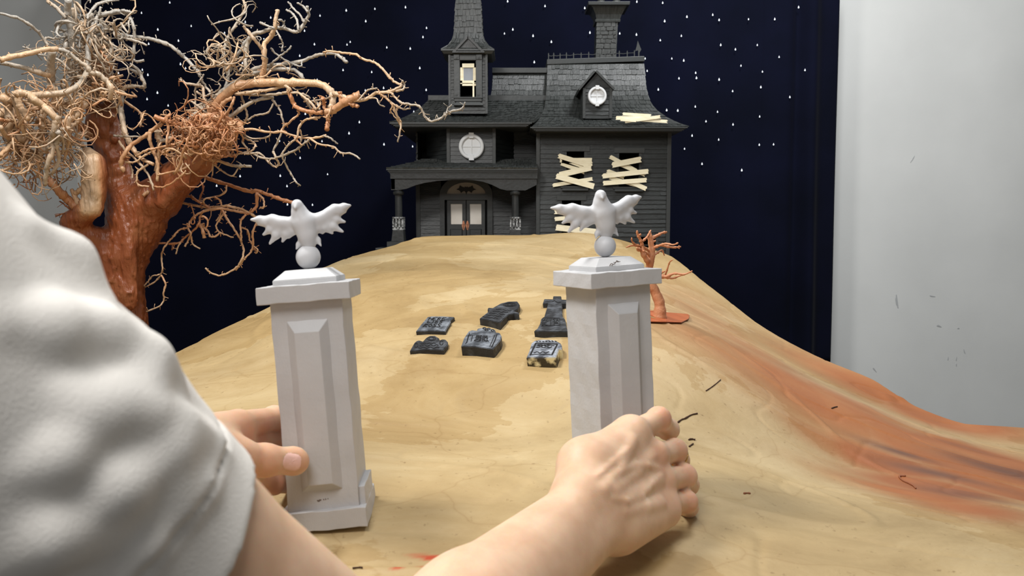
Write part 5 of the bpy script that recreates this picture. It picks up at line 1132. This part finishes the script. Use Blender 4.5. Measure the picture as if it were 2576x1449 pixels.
for cv, pts, r0, r1, d0, d1, t0, t1 in EX:
    Q, rad = limb(mb, tn, [cv(*p) for p in pts], r0, r1, d0, d1, t0, t1); spurs(mb, tn, Q, rad, t0, t1, 3)
def tangle(cx_, cy_, rx, ry, dd, n, Lpx, r, t0, t1, curl=.9, flow=None):
    n = int(n*(.72 if cx_ < 330 else .9))
    for _ in range(n):
        a = rt.uniform(0, 2*math.pi); q = rt.random()**.5
        p = tp((cx_+rx*q*math.cos(a), cy_+ry*q*math.sin(a)), dd+rt.uniform(-.05,.05))
        d = rng.normal(0, 1, 3); d[1] *= .5
        if flow is not None: d += np.array(flow)*1.2
        d /= np.linalg.norm(d); curl_ = curl*.42; k = rt.randint(6, 11); st = Lpx*kt*rt.uniform(.6,1.7)/k; P = [p]; turn = rng.normal(0, 1, 3)*curl_
        cen = tp((cx_, cy_), dd)
        for i in range(k):
            turn += rng.normal(0, .9, 3)*curl_; d = d+np.cross(turn, d)*.38; out = P[-1]-cen; e = max(0, abs(out[0])/(rx*kt)-1)+max(0, abs(out[2])/(ry*kt)-1)
            d = d-out/np.linalg.norm(out)*min(e, 1)*.8; d /= np.linalg.norm(d); P.append(P[-1]+d*st)
        N_ = len(P); rr = r*kt*(.42+.75*rt.random()**2); tb = rt.uniform(t0, t1)
        rad = [rr*(1-.45*i/N_)*(1+.3*rt.random()) for i in range(N_)]
        mb.tube(P, rad, 6); tn.extend([tb]*(6*N_))
        spurs(mb, tn, P, rad, tb, tb, 4.5, .009)
tangle(95,330,95,85,-.12,150,95,2.6,.4,.7); tangle(75,400,75,50,-.1,90,80,2.6,.3,.6,1.2); tangle(150,390,70,45,-.1,60,90,1.7,.5,.8); tangle(60,310,60,60,-.08,40,80,4,.4,.55)
tangle(232,150,62,90,-.04,150,90,2.6,.55,.85); tangle(215,90,55,60,-.05,60,80,3,.7,.95); tangle(160,180,50,60,-.08,36,80,1.5,.5,.8); tangle(235,215,60,35,-.03,80,70,2.8,.45,.7,1.2); tangle(265,200,32,50,-.03,50,60,4,.3,.5)
tangle(300,90,40,40,-.03,26,60,2.4,.7,.9); tangle(160,270,80,40,-.12,60,100,2.6,.4,.7)
tangle(505,338,70,40,-.085,230,60,2.6,.22,.42,1.4); tangle(545,345,55,35,-.09,110,60,2.8,.2,.4,1.4); tangle(490,300,80,30,-.07,34,80,2.4,.3,.45); tangle(440,380,50,60,-.08,22,90,2.6,.35,.6)
tangle(580,140,60,35,-.06,34,70,2.2,.6,.85,1.3); tangle(560,175,60,30,-.05,16,80,2.2,.5,.8); tangle(700,190,60,30,-.08,10,60,2.2,.5,.8); tangle(820,270,30,20,-.12,8,40,2.4,.3,.6); tangle(500,560,40,25,.0,8,40,2.4,.2,.4)
tangle(640,60,60,40,-.08,6,60,2.2,.8,.9)
o = mesh_obj('twigs', np.array(mb.v), mb.f, M_tree, bt, True, attrs={'tint': np.repeat(np.array(tn)[:,None], 3, 1)}); o['kind'] = 'stuff'
# hollow broken end with bark flap
mb = MB(); tn = []
for pts, r in (([(945,420),(1000,400),(1080,405),(1180,420),(1200,400),(1250,350),(1290,270),(1310,200)],5),([(1150,400),(1150,330),(1200,260),(1280,210)],7),([(1190,560),(1290,500),(1350,490),(1390,560),(1330,600),(1200,590)],8),([(940,470),(960,420),(1060,430),(1160,450),(1180,480)],10)):
    limb(mb, tn, [cD(*p) for p in pts], r, r*.7, -.07, -.08, .3, .35)
mesh_obj('broken_bark', np.array(mb.v), mb.f, M_tree, bt, True, attrs={'tint': np.repeat(np.array(tn)[:,None], 3, 1)})
# ---------------------------------------------------------------- the person reaching in from the left
def W_(x, y, z): return V(x, y, z+CZ)
person = empty('person', W_(-.50,.02,-CZ), 'person in a white short-sleeved shirt leaning in from the left, holding both pale gate pillars', 'person')
def skin_mat():
    m = bpy.data.materials.new('skin'); m.use_nodes = True; nt = m.node_tree; N = nt.nodes; L = nt.links
    bs = N['Principled BSDF']; bs.inputs['Roughness'].default_value = 0.48; bs.inputs['Subsurface Weight'].default_value = 1.0
    bs.inputs['Subsurface Radius'].default_value = (1,.4,.2); bs.inputs['Subsurface Scale'].default_value = .004; bs.inputs['Specular IOR Level'].default_value = .35
    tc = N.new('ShaderNodeTexCoord'); n = N.new('ShaderNodeTexNoise'); n.inputs['Scale'].default_value = 45; n.inputs['Detail'].default_value = 5; L.new(tc.outputs['Object'], n.inputs['Vector'])
    r = N.new('ShaderNodeValToRGB'); r.color_ramp.elements[0].position = .35; r.color_ramp.elements[1].position = .65
    r.color_ramp.elements[0].color = (*sr(214,177,147),1); r.color_ramp.elements[1].color = (*sr(226,193,164),1); L.new(n.outputs['Fac'], r.inputs[0])
    a = N.new('ShaderNodeAttribute'); a.attribute_name = 'flush'; se = N.new('ShaderNodeSeparateColor'); L.new(a.outputs['Color'], se.inputs[0])
    x = N.new('ShaderNodeMix'); x.data_type = 'RGBA'; L.new(se.outputs[0], x.inputs[0]); L.new(r.outputs[0], x.inputs[6]); x.inputs[7].default_value = (*sr(206,132,104),1); L.new(x.outputs[2], bs.inputs['Base Color'])
    v = N.new('ShaderNodeTexVoronoi'); v.inputs['Scale'].default_value = 900; L.new(tc.outputs['Object'], v.inputs['Vector'])
    n2 = N.new('ShaderNodeTexNoise'); n2.inputs['Scale'].default_value = 160; n2.inputs['Detail'].default_value = 4; L.new(tc.outputs['Object'], n2.inputs['Vector'])
    ad = N.new('ShaderNodeMath'); ad.operation = 'MULTIPLY_ADD'; ad.inputs[1].default_value = .35; L.new(v.outputs['Distance'], ad.inputs[0]); L.new(n2.outputs['Fac'], ad.inputs[2])
    bp = N.new('ShaderNodeBump'); bp.inputs['Strength'].default_value = .16; bp.inputs['Distance'].default_value = .001; L.new(ad.outputs[0], bp.inputs['Height']); L.new(bp.outputs[0], bs.inputs['Normal'])
    return m
M_skin = skin_mat()
M_nail = mat('fingernail', sr(232,190,178), 0.3, spec=.5)
M_shirt = mat('white_cotton', sr(240,237,231), 0.85, sr(234,231,225), 30, 0.25, 900, sheen=.15)
M_hair = mat('brown_hair', sr(70,45,28), 0.5, sr(45,28,18), 60, .6, 200, stretch=(1,1,.2))
M_jeans = mat('dark_trousers', sr(40,44,56), 0.85, sr(30,33,42), 60, .3, 500)
M_shoe = mat('dark_shoe', sr(30,30,32), .6)
Sh = W_(-.236,.288,-.042); El = W_(-.075,.425,-.262)
A = at
# --- right arm and hand
ra = SDF()
ra.cap(Sh, Sh+(El-Sh)*.5, .050, .047, .008); ra.cap(Sh+(El-Sh)*.5, El, .047, .040, .008)
nrm_ = V(.56, 0, -.83)
Wr = A(1492,1292,.622)
fm = El+(Wr-El)*.35
ra.cap(El, fm, .040, .040, .01); ra.cap(fm-nrm_*.006, Wr-nrm_*.011, .033, .0205, .012); ra.cap(fm+nrm_*.006, Wr+nrm_*.011, .033, .0200, .012)
Wi, Wp = Wr-nrm_*.011, Wr+nrm_*.011
mi, mm, mr, mp_ = A(1590,1090,.700), A(1642,1146,.702), A(1664,1208,.697), A(1666,1266,.688)
back = V(0,.012,-.002)
ra.cap(Wi, mi, .0205, .0120, .012); ra.cap((Wi+Wp)/2, mm, .020, .0112, .012); ra.cap((Wi+Wp)/2+back*.3, mr, .019, .0108, .012); ra.cap(Wp, mp_, .0195, .0104, .012)
ra.cap(Wi+back, mi+back*1.1, .019, .011, .012); ra.cap(Wp+back, mp_+back, .019, .011, .012); ra.cap(Wr+back, mm+back, .018, .011, .012)
ra.cap(A(1560,1330,.635), A(1672,1290,.685), .0195, .0125, .016)
ra.cap(A(1455,1235,.622), A(1462,1172,.655), .0165, .0165, .018)     # thumb base
ra.cap(A(1462,1172,.655), A(1470,1185,.705), .0160, .0125, .012)
ra.cap(A(1470,1185,.705), A(1478,1200,.738), .0120, .0100, .008)
ra.cap(A(1480,1160,.650), A(1585,1098,.700), .0175, .0125, .018)
def finger(s, pts, rad, kn=.0012):
    s.chain(pts, rad, .0032)
    for p, r in zip(pts[1:-1], rad[1:-1]): s.ell(p, V(1,1,1)*(r+kn), .005)
    s.ell(pts[-1], V(1,1,1)*rad[-1]*1.04, .003)
finger(ra, [mi, A(1657,1054,.735), A(1681,1080,.765), A(1640,1074,.788)], [.0112,.0098,.0090,.0080])
finger(ra, [mm, A(1698,1134,.738), A(1707,1158,.768), A(1668,1168,.787)], [.0118,.0098,.0090,.0078])
finger(ra, [mr, A(1722,1198,.730), A(1731,1219,.758), A(1690,1228,.780)], [.0112,.0098,.0088,.0076])
finger(ra, [mp_, A(1726,1262,.716), A(1731,1276,.741), A(1696,1280,.760)], [.0105,.0088,.0078,.0068])
for p, r in ((mi,.0125),(mm,.0120),(mr,.0115),(mp_,.0105)): ra.ell(p+V(0,-.002,.001), V(1,1,1)*r, .008)
# tendons and veins on the back of the hand
def hit(s, px, py, a=.12, b_=.95):
    d = ray(px, py); Ys = np.linspace(a, b_, 700); P = np.stack([d[0]/d[1]*Ys, Ys, d[2]/d[1]*Ys+CZ], 1); f = s.val(P)
    k = np.nonzero(f < 0)[0]
    return P[k[0]] if len(k) else None
def ridge(s, pts, r, sink, k):
    Q = [hit(s, *p) for p in pts]; Q = [q+V(0,sink,0) for q in Q if q is not None]
    for a, b_ in zip(Q[:-1], Q[1:]): s.cap(a, b_, r, r, k)
rv = [([(1520,1235),(1560,1180),(1592,1110)],.0034,.0029,.006), ([(1545,1240),(1600,1190),(1640,1150)],.0034,.0030,.006), ([(1560,1260),(1620,1235),(1660,1212)],.0032,.0028,.006), ([(1570,1290),(1625,1278),(1665,1268)],.003,.0028,.006),
      ([(1575,1262),(1612,1250),(1640,1218),(1668,1190)],.0018,.0007,.003), ([(1540,1255),(1580,1262)],.0016,.0006,.003), ([(1560,1190),(1600,1170),(1630,1172),(1662,1180)],.0017,.0007,.003), ([(1500,1200),(1540,1165),(1580,1130)],.0016,.0006,.003)]
for a in rv: ridge(ra, *a)
# --- left hand and forearm
la = SDF()
Wl = A(452,1150,.605); ElL = W_(-.50,.60,-.33); ShL = W_(-.50,.42,-.08)
la.cap(ElL, ElL+(Wl-ElL)*.4, .036, .038, .03); la.cap(ElL+(Wl-ElL)*.4, Wl, .038, .026, .03)
li, lm, lr, lp = A(598,1070,.675), A(606,1112,.690), A(612,1160,.690), A(628,1196,.682)
la.cap(Wl+V(0,0,.008), li, .022, .0135, .018); la.cap(Wl, lm, .022, .0125, .018); la.cap(Wl, lr, .022, .012, .018); la.cap(Wl+V(0,0,-.008), lp, .021, .011, .018)
finger(la, [li, A(690,1052,.738), A(745,1050,.783), A(800,1052,.783)], [.0125,.0100,.0090,.0080])
finger(la, [lm, A(688,1108,.745), A(745,1106,.785), A(805,1108,.783)], [.0118,.0098,.0090,.0080])
finger(la, [lr, A(690,1164,.738), A(748,1165,.783), A(800,1166,.782)], [.0112,.0096,.0088,.0076])
finger(la, [lp, A(688,1216,.720), A(745,1222,.776), A(790,1224,.777)], [.0105,.0088,.0078,.0068])
la.cap(A(500,1140,.605), A(598,1150,.632), .0190, .0140, .016)
la.cap(A(598,1150,.632), A(668,1158,.655), .0130, .0118, .008); la.ell(A(664,1158,.653), V(1,1,1)*.0126, .006)
la.cap(A(668,1158,.655), A(735,1160,.673), .0118, .0116, .006); la.ell(A(742,1160,.674), V(.0120,.0088,.0112), .005)
hull = [ra.mesh(.0021), la.mesh(.0021)]
# --- torso, neck, head, legs (coarser; joined under the clothes)
fd = V(.50,.80,-.33); fd /= np.linalg.norm(fd)                          # gaze
sd = (Sh-ShL)/np.linalg.norm(Sh-ShL)
HC = A(-650,-440,.40)
bd = SDF(); up = np.cross(sd, fd); up /= np.linalg.norm(up); 
if up[2] < 0: up = -up
right = np.cross(fd, up)
Rh = np.stack([right, fd, up], 1)
bd.ell(HC+up*.015, V(.074,.095,.085), .01, Rh); bd.ell(HC+fd*.030-up*.045, V(.056,.062,.062), .03, Rh); bd.ell(HC+fd*.070-up*.085, V(.022,.018,.016), .02, Rh)
bd.cap(HC+fd*.088-up*.005, HC+fd*.108-up*.032, .007, .011, .010); 
for q in (-1, 1):
    bd.ell(HC+right*q*.075-up*.018-fd*.008, V(.010,.018,.030), .006, Rh); bd.ell(HC+fd*.080+right*q*.030+up*.014, V(.018,.012,.007), .012, Rh)
    bd.ell(HC+fd*.088+right*q*.031-up*.004, V(.012,.010,.009), .004, Rh, True); bd.ell(HC+fd*.080+right*q*.031-up*.004, V(.0115,.0115,.0115), .003, Rh)
bd.ell(HC+fd*.094-up*.058, V(.024,.008,.006), .005, Rh); bd.ell(HC+fd*.092-up*.067, V(.020,.008,.006), .005, Rh)
NB = (Sh+ShL)/2+V(.01,-.01,.0)
bd.cap(HC-up*.05-fd*.02, NB, .052, .060, .03)
ch = (Sh+ShL)/2+V(-.03,-.07,-.14); ws = W_(-.46,.16,-.42); pl = W_(-.50,.04,-.52)
for q in (-1, 1):
    bd.cap(NB, (Sh if q > 0 else ShL)+V(-.01,-.01,0), .05, .052, .04)
    bd.cap((Sh+ShL)/2+sd*q*.07+V(-.01,-.03,-.04), ch+sd*q*.06, .085, .10, .05); bd.cap(ch+sd*q*.06, ws+sd*q*.055, .10, .085, .05); bd.cap(ws+sd*q*.055, pl+sd*q*.07, .085, .10, .05)
bd.cap(ShL, ElL, .050, .038, .03)
legs = []
for q, kx in ((1, -.40), (-1, -.66)):
    hp = pl+sd*q*.085; kn_ = W_(kx,.07,-.82); an = W_(kx-.01,-.02,-1.17); legs.append((hp, kn_, an))
    bd.cap(hp, kn_, .082, .054, .05); bd.cap(kn_, an, .052, .034, .03); bd.cap(an, an+V(.05,.13,-.045), .034, .024, .02)
bd.cap(Sh, Sh+(El-Sh)*.55, .046, .043, .03)
hull.append(bd.mesh(.008))
off = 0; vs = []; fs = []
for v, f in hull: vs.append(v); fs.append(f+off); off += len(v)
bv_ = np.concatenate(vs); bf_ = np.concatenate(fs)
fl = np.zeros(len(bv_))
for c, r, w0 in ([(A(1668,1050,.728),.012,.55),(A(1700,1130,.73),.012,.4),(A(1726,1196,.72),.013,.45),(A(1728,1262,.71),.014,.5),(mm-V(0,.012,0),.013,.45),(mr-V(0,.012,0),.012,.3),(mi-V(0,.012,0),.012,.15),(mp_,.02,.35)]
    +[(A(600,1095,.66),.020,.55),(A(655,1100,.70),.022,.65),(A(640,1170,.64),.022,.4),(A(690,1085,.735),.02,.5),(A(745,1160,.66),.012,.45),(A(610,1140,.625),.02,.25),(A(680,1215,.71),.03,.5)]):
    fl = np.maximum(fl, w0*np.exp(-(((bv_-c)**2).sum(1))/(r*r)))
body = mesh_obj('body', bv_, bf_, M_skin, person, True, attrs={'flush': np.repeat(fl[:,None], 3, 1)})
sm = body.modifiers.new('soften', 'SMOOTH'); sm.factor = .5; sm.iterations = 2
# thumb nail on the left thumb
Q = [(712+6*math.cos(a)*0+ (24.5+ (24.5 if math.cos(a) > 0 else 22)*math.cos(a)), 1163+25*math.sin(a)) for a in np.linspace(0, 2*math.pi, 29)[:-1]]
def nail_patch(s, cx_, cy_, rx, ry, ang, lift=.0005):
    V_ = []; F_ = []; nr, na = 7, 24; ca, sa = math.cos(ang), math.sin(ang)
    for i in range(nr+1):
        for k in range(na):
            a = 2*math.pi*k/na; e = .62; x = rx*i/nr*math.copysign(abs(math.cos(a))**e, math.cos(a)); y = ry*i/nr*math.copysign(abs(math.sin(a))**e, math.sin(a))
            h = hit(s, cx_+x*ca-y*sa, cy_+x*sa+y*ca, .5, .8); V_.append((h if h is not None else V_[-1])+V(0,-lift*(1.3 if i < nr else -.6),0))
    for i in range(nr):
        for k in range(na): F_.append((i*na+k, i*na+(k+1)%na, (i+1)*na+(k+1)%na, (i+1)*na+k))
    o = mesh_obj('fingernail', V_, F_, M_nail, person, True); return o
nail_patch(la, 735, 1162, 24, 23, math.radians(8))['label'] = 'pink thumb nail'
# thin gold ring on the middle finger of the right hand
a0, a1 = A(1698,1134,.738), A(1707,1158,.768); c = a0+(a1-a0)*.42; ax = (a1-a0)/np.linalg.norm(a1-a0)
u = np.cross(ax, V(0,0,1)); u /= np.linalg.norm(u); w_ = np.cross(ax, u); b = MB(); n = 36
b.tube([c+(u*math.cos(2*math.pi*i/n)+w_*math.sin(2*math.pi*i/n))*.0104 for i in range(n+1)], .0008, 8)
b.build('gold_ring', mat('gold', (.75,.5,.2), .25, metal=1.0), person, True)
# --- white shirt: sleeve with folds and hem, then the trunk of the shirt
sl = SDF(); dS = (El-Sh)/np.linalg.norm(El-Sh); Pc = Sh+dS*.147
sl.cap(Sh-dS*.03+V(-.02,-.0,-.0), Sh+dS*.07, .092, .0670, .006); sl.cap(Sh+dS*.07, Sh+dS*.155, .0665, .0535, .006); sl.cap(Sh+dS*.155, Sh+dS*.26, .0535, .050, .006)
sl.cap(Sh+V(-.035,-.02,.012), Sh+V(-.10,.0,-.08), .090, .10, .02)
folds = [([(0,800),(123,815),(246,828),(362,900),(420,945)],.010,.0055), ([(145,986),(203,1023),(290,1015),(362,1037),(434,1073),(520,1098)],.009,.005), ([(65,1167),(145,1138),(232,1073)],.008,.005),
         ([(181,1312),(290,1218),(405,1131),(470,1102)],.010,.0055), ([(318,1449),(376,1370),(463,1269),(507,1218),(548,1126)],.0045,.0022), ([(20,1400),(120,1340),(260,1330)],.010,.006), ([(300,700),(350,800),(400,900)],.010,.006), ([(60,560),(160,640),(240,740)],.010,.006), ([(345,880),(352,950),(330,1010)],.006,.004), ([(360,1290),(430,1210),(480,1130)],.006,.004)]
pre = [([hit(sl, *p) for p in pts], r, sk) for pts, r, sk in folds]
for Q, r, sk in pre:
    Q = [q for q in Q if q is not None]
    for i in range(len(Q)-1):
        t0_ = .55 if i == 0 else 1; t1_ = .55 if i == len(Q)-2 else 1
        q0 = Q[i]; q1 = Q[i+1]; d0 = q0/np.linalg.norm(q0-V(0,0,CZ)); sl.cap(q0+V(-.3,.6,-.4)*sk*1.32, q1+V(-.3,.6,-.4)*sk*1.32, r*t0_, r*t1_, .009)
def shell(P, f):
    rel = P-Pc; al = rel@dS; ra_ = np.sqrt(np.maximum((rel**2).sum(-1)-al**2, 0))
    al2 = al+.004*np.sin(P[...,0]*70)+.003*np.sin(P[...,2]*90)
    f1 = np.where(ra_ < .14, np.maximum(f, al2), f)
    f1 = f1+.0030*np.exp(-((al2+.026)/.0016)**2)*(ra_ < .14)
    core = ra_-(.0498-.03*al); core = np.maximum(core, -.03-al)
    return np.maximum(f1, -core)
v1, f1_ = sl.mesh(.0022, post=shell)
sb = SDF()
for q in (-1, 1):
    sb.cap(NB+V(-.01,-.015,-.02), (Sh if q > 0 else ShL)+V(-.012,-.012,-.005), .055, .062, .04)
    sb.cap((Sh+ShL)/2+sd*q*.07+V(-.01,-.03,-.04), ch+sd*q*.06, .097, .115, .05); sb.cap(ch+sd*q*.06, ws+sd*q*.06, .115, .105, .05); sb.cap(ws+sd*q*.06, pl+sd*q*.07, .105, .118, .05)
sb.cap(ShL, ShL+(ElL-ShL)*.5, .066, .062, .03)
v2, f2_ = sb.mesh(.008)
shirt = mesh_obj('t_shirt', np.concatenate([v1, v2]), np.concatenate([f1_, f2_+len(v1)]), M_shirt, person, True)
sm = shirt.modifiers.new('soften', 'SMOOTH'); sm.factor = .6; sm.iterations = 3
tr_ = SDF(); tr_.cap(pl+sd*.07+V(0,0,-.05), pl-sd*.07+V(0,0,-.05), .108, .108, .05)
for hp, kn_, an in legs: tr_.cap(hp+V(0,0,-.04), kn_, .095, .068, .05); tr_.cap(kn_, an+V(0,0,.01), .068, .055, .03)
v, f = tr_.mesh(.008); mesh_obj('trousers', v, f, M_jeans, person, True)
for hp, kn_, an in legs:
    s = SDF(); s.cap(an+V(0,-.02,-.035), an+V(.055,.14,-.045), .040, .030, .03); s.cap(an, an+V(0,0,-.02), .042, .042, .02); v, f = s.mesh(.005); v[:,2] = np.maximum(v[:,2], .001); mesh_obj('shoe', v, f, M_shoe, person, True)
hr = SDF(); hr.ell(HC+up*.030-fd*.014, V(.086,.100,.086), .02, Rh); hr.ell(HC-fd*.045-up*.02, V(.078,.062,.075), .03, Rh)
hr.ell(HC+fd*.062-up*.055, V(.09,.06,.085), .01, Rh, True)
hv, hf = hr.mesh(.004); hv = hv+(vnoise(hv[:,0]*160+hv[:,1]*90, hv[:,2]*40, 77)[:,None]-.5)*.004; mesh_obj('hair', hv, hf, M_hair, person, True)
